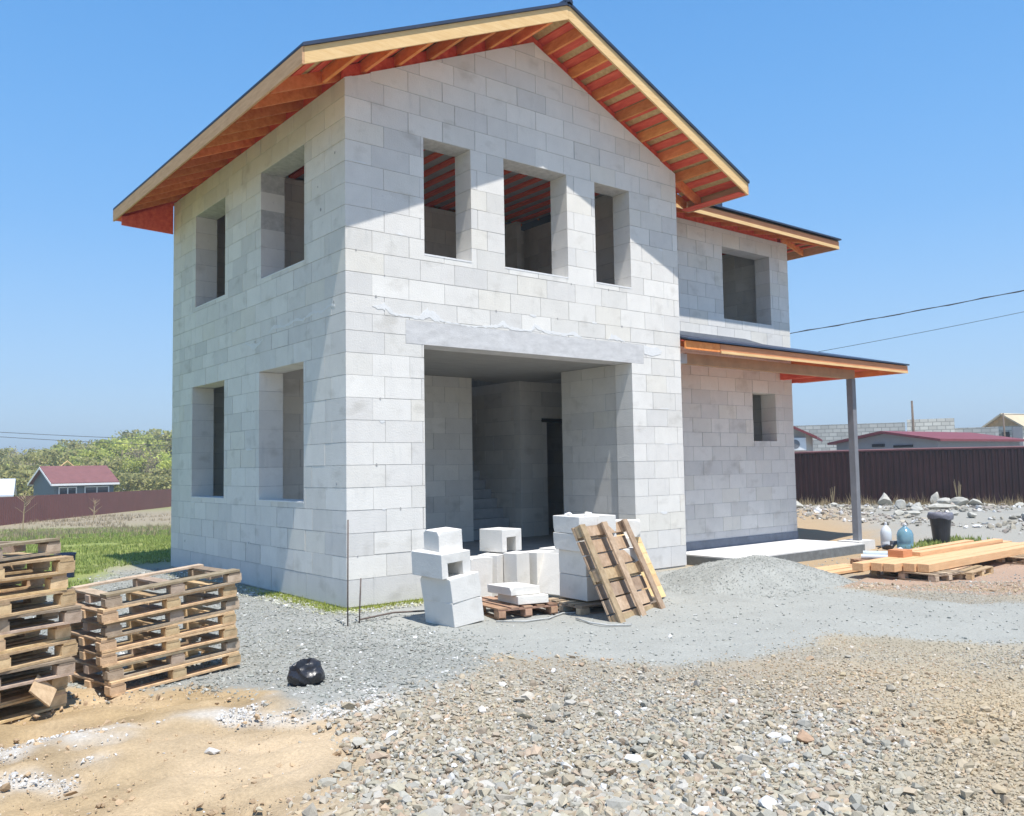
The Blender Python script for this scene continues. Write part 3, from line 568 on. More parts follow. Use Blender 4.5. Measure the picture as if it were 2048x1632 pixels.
# lime squeezed out of the joint above the lintel
def smear(pts,plane):
    b=MB(); rr=random.Random(len(pts)); 
    for i in range(len(pts)-1):
        (u0,z0,a0),(u1,z1,a1)=pts[i],pts[i+1]
        n=max(2,int((u1-u0)/.035)); prev=None
        for j in range(n+1):
            t=j/n; u=u0+(u1-u0)*t; zc=z0+(z1-z0)*t; a=(a0+(a1-a0)*t)*.8*rr.uniform(.6,1.4)
            q=(u,zc+a*.5+rr.uniform(-.006,.006),zc-a*.5+rr.uniform(-.01,.01))
            if prev:
                if plane=='y': P=[(prev[0],-.0035,prev[2]),(q[0],-.0035,q[2]),(q[0],-.0035,q[1]),(prev[0],-.0035,prev[1])]; v=(0,.004,0)
                else: P=[(-.0035,prev[0],prev[2]),(-.0035,q[0],q[2]),(-.0035,q[0],q[1]),(-.0035,prev[0],prev[1])]; v=(.004,0,0)
                b.prism(P,v)
            prev=q
    return b
smear([(.4,4.0,.01),(.6,4.02,.12),(.75,3.93,.03),(1.15,3.92,.05),(1.3,4.0,.16),(1.5,3.93,.09),(1.6,3.9,.02),(2.1,3.87,.03),(2.55,3.92,.05),(2.65,3.98,.10),(2.8,3.91,.05),(3.2,3.9,.05),(3.3,3.99,.08),(3.5,3.92,.06),(3.9,3.9,.05),(4.1,3.94,.1),(4.3,3.88,.02)],'y').build('lime_smear',M['smear'],house)
smear([(4.9,3.9,.02),(5.0,3.96,.12),(5.2,3.92,.04),(5.3,3.89,.02)],'y').build('lime_smear',M['smear'],house)
b=MB().prism([(5.77,-.006,3.72),(5.98,-.006,3.69),(6.2,-.006,3.74),(6.24,-.006,3.80),(6.1,-.006,3.86),(5.95,-.006,3.84),(5.77,-.006,3.87)],(0,.01,0)); b.build('lime_smear',M['smear'],house)
smear([(.3,4.02,.02),(.42,4.05,.05),(.7,3.99,.05),(.95,4.03,.05),(1.3,3.96,.04),(1.5,4.0,.06),(1.9,3.95,.05),(2.3,4.0,.06),(2.5,3.93,.02)],'x').build('lime_smear',M['smear'],house)
smear([(2.7,3.85,.02),(2.9,3.8,.06),(3.1,3.78,.1),(3.4,3.88,.03),(3.6,3.85,.01)],'x').build('lime_smear',M['smear'],house)
# mortar pads under the window openings (thin white)
for (a,c,z0,z1) in WIN: b=MB(); b.box((a+.0,-.004,z0-.022),(c,.4,z0+.002)); b.build('window_bed',M['smear'],house)
for (a,c,z0,z1) in LW: b=MB(); b.box((-.004,a,z0-.02),(.4,c,z0+.002)); b.build('window_bed',M['smear'],house)
b=MB(); b.box((.41,.41,6.99),(W-.41,3.89,7.0)); b.box((.41,4.12,6.99),(W-.41,D-.41,7.0)); b.build('ceiling_membrane',mat('pale_membrane',(.40,.36,.34),var=.15,scale=2),house)
x=.6; b=MB()
while x<W-.5: b.box((x,.41,6.955),(x+.13,3.89,6.989)); b.box((x,4.12,6.955),(x+.13,D-.41,6.989)); x+=.36
b.build('ceiling_battens',M['red'],house)
# small mortar spots / dark nicks on the sunlit wall
rr=random.Random(19)
for pl,n_ in ((0,30),(1,20)):
    for i in range(n_):
        u=rr.uniform(.1,6.5); z=rr.choice(COURSE[2:22])+rr.uniform(-.03,.03); hs=WIN+[(.85,5.9,.3,3.95)] if pl==0 else LW
        if z>6.9 or any(h[0]-.2<u<h[1]+.2 and h[2]-.1<z<h[3]+.1 for h in hs): continue
        k=9; L_=rr.uniform(.03,.16); h_=rr.uniform(.008,.026); pts=[(u+L_*math.cos(6.28*j/k)*rr.uniform(.6,1.1),z+h_*math.sin(6.28*j/k)*rr.uniform(.4,1.4)) for j in range(k)]
        b=MB(); b.prism([(q[0],-.0028,q[1]) if pl==0 else (-.0028,q[0],q[1]) for q in pts],(0,.003,0) if pl==0 else (.003,0,0)); b.build('mortar_dab',M['smear'],house)
b=MB(); rr=random.Random(9)
for i in range(40):
    if i%3: u=rr.uniform(.1,W-.1); z=rr.choice(COURSE[2:18]) ; pl=0
    else: u=rr.uniform(.1,6.5); z=rr.uniform(.5,6.5); pl=1
    hs=WIN+[(.9,5.8,.3,3.9)] if pl==0 else LW
    if any(h[0]-.06<u<h[1]+.06 and h[2]-.06<z<h[3]+.06 for h in hs): continue
    k=7; r=rr.uniform(.007,.020); pts=[(u+r*math.cos(6.28*j/k)*rr.uniform(.5,1.2),z+r*1.3*math.sin(6.28*j/k)*rr.uniform(.5,1.2)) for j in range(k)]
    P=[(q[0],-.0045,q[1]) if pl==0 else (-.0045,q[0],q[1]) for q in pts]; b.prism(P,(0,.004,0) if pl==0 else (.004,0,0))
b.build('mortar_spot',mat('dark_nick',(.36,.35,.34),var=.3,scale=20),house)
# ---------------------------------------------------------------- gable roof
RX,RZ,S=3.3675,8.88,.443; EX=4.36; YF,YR=-.85,7.5; ca_=math.atan(S); cs=math.cos(ca_)
def rz(x): return RZ-S*abs(x-RX)
roof=MB()
def slope(mb,xa,xb,y0,y1,t0,t1):     # slab between vertical offsets t0 (top) and t1 below the roof line
    mb.prism([(xa,y0,rz(xa)-t0),(xb,y0,rz(xb)-t0),(xb,y0,rz(xb)-t1),(xa,y0,rz(xa)-t1)],(0,y1-y0,0))
xL,xR=RX-EX,RX+EX
slope(roof,xL-.03,RX,YF-.03,YR,.0,.045); slope(roof,RX,xR+.03,YF-.03,.56,.0,.045); slope(roof,RX,W-.01,.56,YR,.0,.045)
groof=roof.build('gable_roof',M['roofing'],house)
b=MB(); b.tube([(RX,YF-.03,RZ-.0),(RX,YR,RZ-.0)],.07,10); b.build('ridge_cap',M['roofing'],groof)
b=MB(); slope(b,xL,RX-.004,YF+.03,YR-.03,.048,.062); slope(b,RX+.004,xR,YF+.03,.55,.048,.062); slope(b,RX+.004,W-.02,.55,YR-.03,.048,.062)
b.build('roof_membrane',M['osb'],groof)
for sgn,(xa,xe) in ((-1,(RX-.12,xL)),(1,(RX+.12,xR))):
    b=MB(); n=16
    for k in range(n):
        x=xa+(xe-xa)*(k+.3)/n; x2=x+sgn*.135; y1=YR-.03 if (sgn<0 or max(x,x2)<W) else .54
        slope(b,min(x,x2),max(x,x2),YF+.04,y1,.064,.090)
    b.build('roof_battens',M['red'],groof)
def rafter(xa,xb,y,wd,t0,t1,name,m,par):
    x0,x1=min(xa,xb),max(xa,xb); b=MB(); b.prism([(x0,y-wd/2,rz(x0)-t0),(x1,y-wd/2,rz(x1)-t0),(x1,y-wd/2,rz(x1)-t1),(x0,y-wd/2,rz(x0)-t1)],(0,wd,0),(lambda f:(f,f*random.uniform(.85,1.05),f))(random.uniform(.72,1.12))); return b.build(name,m,par)
y=.22
while y<YR-.1:
    rafter(xL+.03,RX-.03,y,.05,.092,.272,'rafter',M['orange'],groof)
    rafter(RX+.03,(W-.02) if y>.5 else xR-.03,y,.05,.092,.272,'rafter',M['orange'],groof); y+=.6
rafter(xL+.03,RX-.03,YR-.06,.05,.092,.272,'rafter',M['red'],groof)
# lookouts over the front wall, along the slope
for sgn in (-1,1):
    k=0; x=RX+sgn*.32
    while abs(x-RX)<EX-.25:
        b=MB(); zt=rz(x); zc=zt-.092
        b.prism([(x-.024,YF+.04,zc),(x+.024,YF+.04,zc-(S*.048 if sgn>0 else -S*.048)),(x+.024,YF+.04,zc-.172),(x-.024,YF+.04,zc-.172)],(0,1.02 if abs(x-RX)<3.35 else 1.0,0),(lambda f:(f,f*random.uniform(.85,1.1),f))(random.uniform(.75,1.12)))
        b.build('lookout',M['orange'],groof); x+=sgn*.545
# blocking above the walls
b=MB(); b.prism([(.02,.1,HT),(RX,.1,PK),(W-.02,.1,HT),(W-.02,.1,rz(W)-.094),(RX,.1,RZ-.096),(.02,.1,rz(0)-.094)],(0,.04,0)); b.build('blocking_board',M['red'],groof)
b=MB(); b.box((.06,.16,HT-.01),(.10,D-.1,rz(.1)-.094)); b.build('blocking_board',M['red'],groof)
b=MB(); b.prism([(W-.1,.16,HT-.01),(W-.06,.16,HT-.01),(W-.06,.16,rz(W-.06)-.094),(W-.1,.16,rz(W-.1)-.094)],(0,.4,0)); b.build('blocking_board',M['red'],groof)
# fascias
def rake(xa,xb,y,m,par,t0=.05,t1=.265,wd=.035):
    b=MB(); x0,x1=min(xa,xb),max(xa,xb); b.prism([(x0,y,rz(x0)-t0),(x1,y,rz(x1)-t0),(x1,y,rz(x1)-t1),(x0,y,rz(x0)-t1)],(0,wd,0)); b.build('fascia_board',m,par)
rake(xL+.001,RX-.001,YF,M['pine'],groof); rake(RX+.001,xR-.001,YF,M['pine'],groof); rake(xL,RX-.001,YR-.035,M['pine'],groof); rake(RX+.001,W-.05,YR-.035,M['pine'],groof)
rake(W+.02,xR-.04,.535,M['orange'],groof,t0=.094,t1=.262,wd=.03)
b=MB().box((xL-.03,YF-.0,rz(xL)-.27),(xL-.001,YR,rz(xL)-.045)); b.build('fascia_board',M['pineshade'],groof)
b=MB().box((xR+.001,YF,rz(xR)-.27),(xR+.03,.56,rz(xR)-.045)); b.build('fascia_board',M['pineshade'],groof)
b=MB().box((xR-.22,YF+.04,rz(xR)-.262),(xR-.002,.53,rz(xR)-.245)); b.build('soffit_board',M['red'],groof)
b=MB().box((xL+.01,D+.02,rz(xL)-.262),(-.01,YR-.04,rz(xL)-.245)); b.build('soffit_board',M['red'],groof)
b=MB().prism([(xL+.02,D+.0,rz(xL)-.43),(-.012,D+.0,rz(xL)-.46),(-.012,D+.0,rz(0)-.28),(xL+.02,D+.0,rz(xL)-.28)],(0,.025,0)); b.build('soffit_board',M['red'],groof)
# ---------------------------------------------------------------- wing roof (hipped)
WF,WE,WB=.72,13.38,7.95; wz=7.06; ws=.25; cy=(WF+WB)/2; ht=wz+ws*(cy-WF); hx=WE-(cy-WF)
def wpl(t,ins=0): return dict(A=(W+.02,WF-.06+ins,wz-.012-t),B=(WE+.05-ins,WF-.06+ins,wz-.012-t),C_=(WE+.05-ins,WB-ins,wz-.012-t),Dp=(W-.6,WB-ins,wz-t),E=(W-.6,cy,ht-t),F=(hx,cy,ht-t))
b=MB(); q=wpl(0)
b.prism([q['A'],q['B'],q['F'],(W+.02,cy,ht)],(0,0,-.032)); b.prism([q['B'],q['C_'],q['F']],(0,0,-.032)); b.prism([q['C_'],(W+.02,WB,wz-.012),(W+.02,cy,ht),q['F']],(0,0,-.032))
wroof=b.build('hipped_wing_roof',M['roofing'],house)
b=MB(); q=wpl(.052,.06)
b.prism([q['A'],q['B'],q['F'],(W+.02,cy,ht-.052)],(0,0,-.018)); b.prism([q['B'],q['C_'],q['F']],(0,0,-.018)); b.build('roof_membrane',M['osb'],wroof)
def wbar(p,qv,wd,hgt,name,m,dirn):   # bar from p to q, width along dirn
    b=MB(); p=Vector(p); qv=Vector(qv); dv=Vector(dirn)*wd/2; b.prism([p-dv,p+dv,p+dv-Vector((0,0,hgt)),p-dv-Vector((0,0,hgt))],qv-p); b.build(name,m,wroof)
x=W+.35
while x<W2+.1:
    wbar((x,WF+.03,wz-.08),(x,Yw+.2,wz-.08+ws*(Yw+.17-WF)),.05,.15,'rafter',M['orange'],(1,0,0)); x+=.6
y=Yw+.15
while y<WB-.3:
    wbar((WE-.03,y,wz-.08),(W2-.2,y,wz-.08+ws*(WE-.03-W2+.2)),.05,.15,'rafter',M['orange'],(0,1,0)); y+=.6
wbar((WE-.03,WF+.03,wz-.08),(W2-.1,Yw+.1,wz-.08+ws*.9),.05,.15,'hip_rafter',M['orange'],(.7,.7,0))
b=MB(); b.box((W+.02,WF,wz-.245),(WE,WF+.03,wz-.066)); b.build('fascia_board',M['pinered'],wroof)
b=MB(); b.box((W+.02,WF-.022,wz-.26),(WE,WF-.001,wz-.19)); b.build('sunlit_fascia_strip',M['pine'],wroof)  # pale strip painting the sunlit lower part of the fascia
b=MB(); b.box((WE+.001,WF+.001,wz-.255),(WE+.03,WB,wz-.066)); b.build('fascia_board',M['pineshade'],wroof)
b=MB(); 
for k in range(5): z_=wz-.07+ws*(.1+.18*k); yb=WF+.1+.18*k; b.box((W+.02,yb,z_-.045),(WE-.1-.18*k,yb+.10,z_-.022))
for k in range(5): z_=wz-.07+ws*(.1+.18*k); xb=WE-.1-.18*k; b.box((xb-.10,WF+.2+.18*k,z_-.045),(xb,WB-.1,z_-.022))
b.build('roof_battens',M['red'],wroof)
b=MB(); b.box((W2-.02,Yw+.9,wz-.262),(WE-.01,WB-.05,wz-.258)); b.build('soffit_board',M['red'],wroof)
b=MB(); b.box((W+.41,Yw+.05,6.93),(W2-.3,Yw+.10,wz+.12)); b.build('blocking_board',M['red'],wroof)
b=MB(); b.box((W2-.10,Yw+.1,6.93),(W2-.05,D-.1,wz+.12)); b.build('blocking_board',M['red'],wroof)
b=MB(); b.lathe([(.05,0),(.05,.25),(.12,.27),(.13,.36),(.03,.40)],12,Matrix.Translation((9.2,1.25,7.12))); b.box((9.35,1.15,7.12),(9.6,1.4,7.36)); b.build('roof_vent',M['roofing'],wroof)
# ---------------------------------------------------------------- porch
PF,PX,PB=-.12,14.72,2.75; pz=4.07; pj=4.50; hx=10.7
J=(W+.02,Yw-.006,pj); Hh=(hx,Yw-.006,pj); sz=pz+(PX-W2)*(pj-pz)/(PX-hx)
def porch_planes(dz,ins,th,mb):
    A=(W+.02,PF+ins,pz+dz); B=(PX-ins,PF+ins,pz+dz); Cc=(PX-ins,PB-ins,pz+dz)
    mb.prism([A,B,(Hh[0],Hh[1],pj+dz),(J[0],J[1],pj+dz)],(0,0,-th)); mb.prism([B,Cc,(W2+.012,PB-ins,sz+dz),(W2+.012,Yw-.006,sz+dz),(Hh[0],Hh[1],pj+dz)],(0,0,-th))
b=MB(); porch_planes(-.008,-.045,.03,b); proof=b.build('porch_roof',M['roofing'],house)
b=MB(); porch_planes(-.05,.02,.02,b); b.build('roof_membrane',M['red'],proof)
b=MB(); b.box((W+.02,Yw-.03,pj-.02),(hx,Yw-.008,pj+.05)); b.prism([(hx,Yw-.03,pj-.02),(W2,Yw-.03,sz-.02),(W2,Yw-.03,sz+.05),(hx,Yw-.03,pj+.05)],(0,.022,0)); b.build('wall_flashing',M['steel'],proof)
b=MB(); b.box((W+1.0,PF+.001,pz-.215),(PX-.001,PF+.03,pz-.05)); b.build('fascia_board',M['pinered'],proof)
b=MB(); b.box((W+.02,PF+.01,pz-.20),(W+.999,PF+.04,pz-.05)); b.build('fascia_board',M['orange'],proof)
b=MB(); b.box((W+1.0,PF-.022,pz-.225),(PX-.0,PF+.0,pz-.178)); b.build('sunlit_fascia_strip',M['pine'],proof)  # bright board colour stands for sun on the fascia's lower edge
b=MB(); b.box((PX+.0,PF+.0,pz-.215),(PX+.03,PB,pz-.05)); b.build('fascia_board',M['orange'],proof)
b=MB(); b.box((12.7,PB-.03,pz-.215),(PX,PB,pz-.05)); b.build('fascia_board',M['orange'],proof)
x=W+.5
while x<PX-.2:
    y1=Yw-.02 if x<W2 else min(Yw+1.1,PF+(PX-x)*.9+.3)
    zb=lambda yy:min(pz+(pj-pz)*(yy-PF)/(Yw-PF),pz+(pj-pz)*(PX-x)/(PX-hx))
    b=MB(); b.prism([(x-.025,PF+.04,pz-.075),(x+.025,PF+.04,pz-.075),(x+.025,PF+.04,pz-.195),(x-.025,PF+.04,pz-.195)],Vector((0,y1-PF-.04,zb(y1)-pz-.0))); b.build('rafter',M['orange'],proof); x+=.6
y=Yw+.3
while y<PB-.1:
    b=MB(); b.prism([(PX-.04,y-.025,pz-.075),(PX-.04,y+.025,pz-.075),(PX-.04,y+.025,pz-.195),(PX-.04,y-.025,pz-.195)],(W2+.02-PX+.04,0,sz-pz)); b.build('rafter',M['red'],proof); y+=.6
b=MB(); b.box((W+.45,.24,3.66),(13.02,.38,3.86)); b.build('porch_beam',mat('brown_beam',(.40,.25,.15),var=.15,scale=3),proof)
b=MB(); b.box((W+.01,.225,3.66),(W+.45,.395,3.84)); b.build('porch_beam',M['galv'],proof)
b=MB(); b.box((12.0,.385,3.70),(12.14,2.6,3.86)); b.box((12.95,.385,3.70),(13.05,2.6,3.86)); b.build('porch_beam',M['red'],proof)
b=MB(); b.box((12.88,.23,.02),(13.03,.38,3.659)); b.build('porch_post',M['steel'],house,bevel=.008)
b=MB(); b.box((12.62,.08,-.3),(13.3,.6,.02)); b.build('post_footing',M['slab'],house)
b=MB(); b.box((8.05,-.17,-.28),(12.40,Yw-.014,.02)); o=b.build('porch_slab',M['slab'],house); 
b=MB(); b.box((8.042,-.178,-.28),(12.408,Yw-.2,-.004)); b.build('slab_edge',M['slabside'],house)
b=MB(); b.box((6.95,Yw-.35,-.2),(8.0,Yw-.02,-.02)); b.build('loose_plinth',M['slabside'],house)
# ================================================================ PALLETS
def twood(r,a=.62,b=1.25): f=r.uniform(a,b); return (f,f*r.uniform(.95,1.02),f*r.uniform(.88,1.03))
def make_pallet(m,seed,L=1.2,Wd=.8,ht=.125,deck='pallet_deck',sparse=False):
    r=random.Random(seed); root=empty('wooden_pallet',(0,0,0)); t=.018; bh=ht-3*t
    b=MB(); n=2 if sparse else 5
    for k in range(n):
        w_=.10 if k%2 else .125; y=-Wd/2+w_/2+(Wd-w_)*k/(n-1) if n>1 else 0
        w_*=r.uniform(.9,1.05); b.box((-L/2+r.uniform(0,.01),y-w_/2,ht-t),(L/2-r.uniform(0,.01),y+w_/2,ht),None,twood(r))
    b.build('top_deck',m,root)
    for k in range(3):
        x=-L/2+.06+(L-.12)*k/2
        MB().box((x-.055,-Wd/2+.002,ht-2*t),(x+.055,Wd/2-.002,ht-t-.0005),None,twood(r)).build('stringer_board',m,root)
        for j in (0,1,2):
            y=-Wd/2+.05+(Wd-.1)*j/2
            MB().box((x-.068+(.01 if k==1 else 0),y-.045,t),(x+.068,y+.045,t+bh-.0005),None,twood(r,.85,1.35)).build('spacer_block',m,root)
    for j in ((0,2) if sparse else (0,1,2)):
        y=-Wd/2+.05+(Wd-.1)*j/2
        MB().box((-L/2+.004,y-.05,0),(L/2-.004,y+.05,t-.0005),None,twood(r)).build('bottom_board',m,root)
    return root
protos=[make_pallet(M['pallet'],1),make_pallet(M['palletgrey'],2),make_pallet(M['pallet'],3,ht=.13),make_pallet(M['palletred'],4),make_pallet(M['pallet'],14,ht=.118,sparse=True),make_pallet(M['palletgrey'],15,ht=.118,sparse=True)]
used=[False]*6
def pallet(i,loc,rot,label,group=None):
    o=ctree(protos[i]) if used[i] else protos[i]; used[i]=True
    o.location=loc; o.rotation_euler=rot; tag(o,label,'pallet',group); return o
ordn=['lowest','second','third','fourth','fifth','sixth','seventh','eighth','ninth','tenth','eleventh','topmost']
# near (left) stack
r=random.Random(21); ang=rad(21); cx_,cy_=-4.55,-2.66
base=h0(-4.1,-2.7)-.0
for k in range(10):
    z=base+.0+k*.1285
    ex=r.uniform(-.09,.05); ey=r.uniform(-.05,.05); an=ang+r.uniform(-.10,.09)
    tilt=r.uniform(-.006,.006); 
    if k==9: an+=.16; tilt=-.02; z+=.008; ex-=.06
    pallet([2,0,1,0,2,1,0,2,0,5][k],(cx_+ex,cy_+ey,z),(tilt,-.012,an),f'{ordn[k]} pallet from the ground in the tall leftmost stack cut by the photo edge' if k<9 else 'skewed weathered pallet lying on top of the tall leftmost stack','pallets of the tall left stack')
# second stack
ang=rad(9.5); bx,by=-3.60,-2.66; dv=Vector((math.cos(ang),math.sin(ang),0)); nv=Vector((-math.sin(ang),math.cos(ang),0))
for k in range(7):
    c=Vector((bx,by,0))+dv*(.585+r.uniform(-.03,.045))+nv*(.4+r.uniform(-.03,.03)); z=h0(bx,by)+.005+k*.1205
    nm=['lowest','second','third','fourth','fifth','sixth','top'][k]
    pallet([4,5,4,4,5,4,5][k],(c.x,c.y,z+.022),(.0,-.045-.006*k,ang+r.uniform(-.045,.045)),f'{nm} pallet from the ground in the tilted stack right of the tallest one' if k else 'lowest pallet on the clay in the tilted stack right of the tallest one','pallets of the tilted stack')
# crooked loose board end on the left stack, and a blue paper scrap
b=MB(); b.box((-.09,-.10,-.008),(.10,.10,.008),Matrix.Rotation(.8,4,'Y')@Matrix.Rotation(.6,4,'X')); o=b.build('broken_board',M['pallet'],bevel=.002); o.location=(-4.12,-3.0,base+.20); tag(o,'broken pale board end sticking out near the foot of the left pallet stack','board')
# ================================================================ LOOSE BLOCKS
r=random.Random(31)
def block(size,loc,rot,label,group=None,tone=None,hollow=None,chip=True):
    """solid aerated block; hollow='end' = U-shaped tray seen on its open end"""
    sx,sy,sz_=size; bm=bmesh.new()
    if hollow is None:
        bmesh.ops.create_cube(bm,size=1); bmesh.ops.scale(bm,vec=size,verts=bm.verts)
    else:
        w_,h_=sx/2,sz_/2; t=.09; hh=h_-.11
        # U profile in the xz plane (open towards hollow side), pushed along y
        if hollow=='down': prof=[(-w_,-h_),(-w_+t,-h_),(-w_+t,hh),(w_-t-.03,hh),(w_-t-.03,-h_),(w_,-h_),(w_,h_),(-w_,h_)]
        else: prof=[(-w_,h_),(-w_+t,h_),(-w_+t,-hh),(w_-t,-hh),(w_-t,h_),(w_,h_),(w_,-h_),(-w_,-h_)]
        vs=[bm.verts.new((x,-sy/2,z)) for x,z in prof]; f=bm.faces.new(vs); ex=bmesh.ops.extrude_face_region(bm,geom=[f]); bmesh.ops.translate(bm,vec=(0,sy,0),verts=[v for v in ex['geom'] if isinstance(v,bmesh.types.BMVert)])
        bmesh.ops.recalc_face_normals(bm,faces=bm.faces)
    if hollow is None:
        for _ in range(r.choice([1,2,3])):
            cn=Vector((r.choice([-1,1]),r.choice([-1,1]),r.choice([-1,1]))); c0=Vector((cn.x*sx/2,cn.y*sy/2,cn.z*sz_/2)); nrm=Vector((cn.x*r.uniform(.3,1),cn.y*r.uniform(.3,1),cn.z*r.uniform(.3,1))).normalized()
            g=bmesh.ops.bisect_plane(bm,geom=bm.verts[:]+bm.edges[:]+bm.faces[:],plane_co=c0-nrm*r.uniform(.008,.03),plane_no=nrm,clear_outer=True)
            ed=[e for e in bm.edges if e.is_boundary]
            if ed: bmesh.ops.edgeloop_fill(bm,edges=ed)
    for v in bm.verts: v.co+=Vector((r.uniform(-.003,.003),r.uniform(-.003,.003),r.uniform(-.002,.002)))
    me=bpy.data.meshes.new('aerated_block'); bm.to_mesh(me); bm.free(); me.materials.append(M['block'])
    t=tone or r.choice([(1.02,1.02,1.02),(.98,.98,.98),(1.05,1.05,1.04)]); c_=me.color_attributes.new('tone','FLOAT_COLOR','CORNER'); c_.data.foreach_set('color',[t[0],t[1],t[2],1.]*len(me.loops))
    o=bpy.data.objects.new('aerated_block',me); col.objects.link(o); o.location=loc; o.rotation_euler=rot
    md=o.modifiers.new('b','BEVEL'); md.width=.006; md.segments=2; md.limit_method='ANGLE'; tag(o,label,'block',group); return o
G='loose aerated blocks in front of the house'
# front-left tilted pile: corner (.25,-2.06); long side goes towards (.17,-1.4)
th=rad(-1); ux=Vector((math.cos(th),math.sin(th),0)); uy=Vector((-math.sin(th),math.cos(th),0)); K=Vector((.22,-2.06,0))
lean=(-.05,-.085,th)
def pos(cx,cy,z): p=K+ux*cx+uy*cy; return (p.x,p.y,z)
block((.42,.62,.28),pos(.23,.30,.135),(-.02,-.10,th),'lowest block of the leaning pile nearest the front left corner of the house',G)
block((.42,.62,.28),pos(.195,.30,.412),(-.03,-.12,th+.03),'second block up in the leaning pile near the front left corner',G)
block((.42,.60,.28),pos(.10,.36,.69),(.02,-.07,th+.06),'hollow trough block lying third in the leaning pile, opening to the right',G,hollow='down')
block((.32,.36,.24),pos(.16,.40,.95),(.02,-.06,th-.05),'small cut block on top of the leaning pile',G)
# uprights behind
block((.40,.30,.60),(1.53,-.72,.29),(0,.03,th+.15),'upright white block standing just right of the leaning pile',G)
block((.38,.30,.60),(1.98,-.55,.29),(0,0,.5),'upright block in the shade under the square block with a hole',G)
block((.28,.24,.62),(2.22,-.78,.30),(0,-.02,.2),'narrow upright block with a notch shadow below the square holed block',G)
block((.40,.45,.31),(2.22,-.42,.765),(0,0,.15),'square trough block with a dark square hole perched on upright blocks',G,hollow='down')
block((.42,.30,.60),(2.66,-.72,.29),(0,.0,.2),'upright white block between the square holed block and the pallet of blocks',G)
block((.10,.50,.58),(2.62,-1.12,.30),(0,.35,.1),'thin slab leaning against the palletised blocks',G)
block((.42,.32,.60),(3.2,-.5,.29),(0,0,.15),'upright block half hidden behind the palletised blocks',G)
# two flat slabs on a small reddish pallet
pallet(3,(1.33,-1.66,h0(1.3,-1.7)+.0),(0,.03,rad(78)),'reddish brown pallet under the two flat slabs')
block((.66,.40,.10),(1.40,-1.90,.19),(0,.05,rad(74)),'lower of two thin flat slabs on the reddish pallet',G)
block((.62,.40,.10),(1.32,-1.82,.295),(.01,.04,rad(80)),'upper of two thin flat slabs on the reddish pallet',G)
# palletised blocks on the right
th2=rad(-16); vx=Vector((math.cos(th2),math.sin(th2),0)); 
thr=rad(-96)   # direction of the visible left face
fx=Vector((math.cos(thr),math.sin(thr),0)); sx_=Vector((-fx.y,fx.x,0)); K2=Vector((2.02,-1.88,0))
def pos2(a,b,z): p=K2+fx*a+sx_*b; return (p.x,p.y,z)
pallet(1,pos2(.30,.42,h0(2.1,-1.9)+.005),(0,0,thr+rad(90)),'weathered pallet carrying the stacked blocks right of the doorway pile')
lay=[('bottom layer',.135+.15,.30),('second layer',.435+.15,.30),('third layer',.735+.11,.215),('top layer',.95+.11,.215)]
for li,(nm,zc,hgt) in enumerate(lay):
    for ci,cn in enumerate(('at the near left edge','in the middle','at the far right edge')):
        if li>1 and ci==2: continue
        sh=-.05 if li>1 else 0
        block((.56,.29,hgt-.004),pos2(.29+sh+r.uniform(-.01,.01),.15+.295*ci+sh,zc),(0,0,thr+r.uniform(-.02,.02)),f'{nm} block {cn} of the palletised stack',G)
block((.60,.30,.22),pos2(.0,.98,.95),(0,0,thr+.9),'long block lying across the back of the palletised stack, highest of all',G)
block((.30,.40,.85),pos2(.10,.98,.42),(0,0,thr+.9),'tall upright block standing behind the palletised stack',G)
for i,(a,c_,lab) in enumerate([(.12,.08,'small rubble crumb on the near left corner of the palletised blocks'),(.1,.40,'flat yellowish mortar lump on top of the palletised blocks'),(.30,.25,'tiny mortar crumb in the middle of the palletised block top')]):
    p_=pos2(a,c_,1.17); o=bm_mesh('mortar_lump',rock_bm(.055,(1.4,.9,.5),90+i),M['smear'] if i!=1 else M['rubble']); o.location=(p_[0],p_[1],1.185); tag(o,lab,'mortar lump')
# leaning pallets
A=Vector((1.70,-3.25,.0)); Bv=Vector((2.93,-2.90,.0)); T=Vector((1.60,-2.77,1.04)); ex=(Bv-A).normalized(); uz=(T-A); uz=(uz-ex*uz.dot(ex)).normalized(); nn_=ex.cross(uz).normalized()   # nn_ away from camera?
def leanmat(off=Vector((0,0,0))):
    # local: x along the long runners (up the slope), y across, z = deck normal. deck faces away from the camera
    zc=nn_ if nn_.y>0 else -nn_; mt=Matrix((uz,zc.cross(uz),zc)).transposed().to_4x4(); c=(A+Bv)/2+uz*.60+off; mt.translation=c; return mt
def make_lean(m,seed,L,Wd,name='wooden_pallet',top='deck'):
    r=random.Random(seed); root=empty(name,(0,0,0))
    b=MB(); n=7
    for k in range(n):
        x=-L/2+.06+(L-.12)*k/(n-1); 
        b.box((x-.085,-Wd/2,.118),(x+.078,Wd/2,.140),None,twood(r,.85,1.3))
    b.build('top_deck',m,root)
    for j in range(3):
        y=-Wd/2+.05+(Wd-.1)*j/2
        MB().box((-L/2-.01,y-.06,-.0),(L/2+.01,y+.06,.024),None,twood(r,.9,1.15)).build('bottom_board',m,root)
        for k in range(3):
            x=-L/2+.06+(L-.12)*k/2
            MB().box((x-.07,y-.05,.0245),(x+.07,y+.05,.094),None,twood(r,.7,1.1)).build('spacer_block',m,root)
    for k in range(3):
        x=-L/2+.06+(L-.12)*k/2
        MB().box((x-.06,-Wd/2+.003,.0945),(x+.06,Wd/2-.003,.1175),None,twood(r,.9,1.2)).build('stringer_board',m,root)
    return root
lp=make_lean(M['leanwood'],5,1.22,1.16); lp.matrix_world=leanmat(); tag(lp,'weathered pallet leaning on the palletised blocks with its runners facing out','pallet')
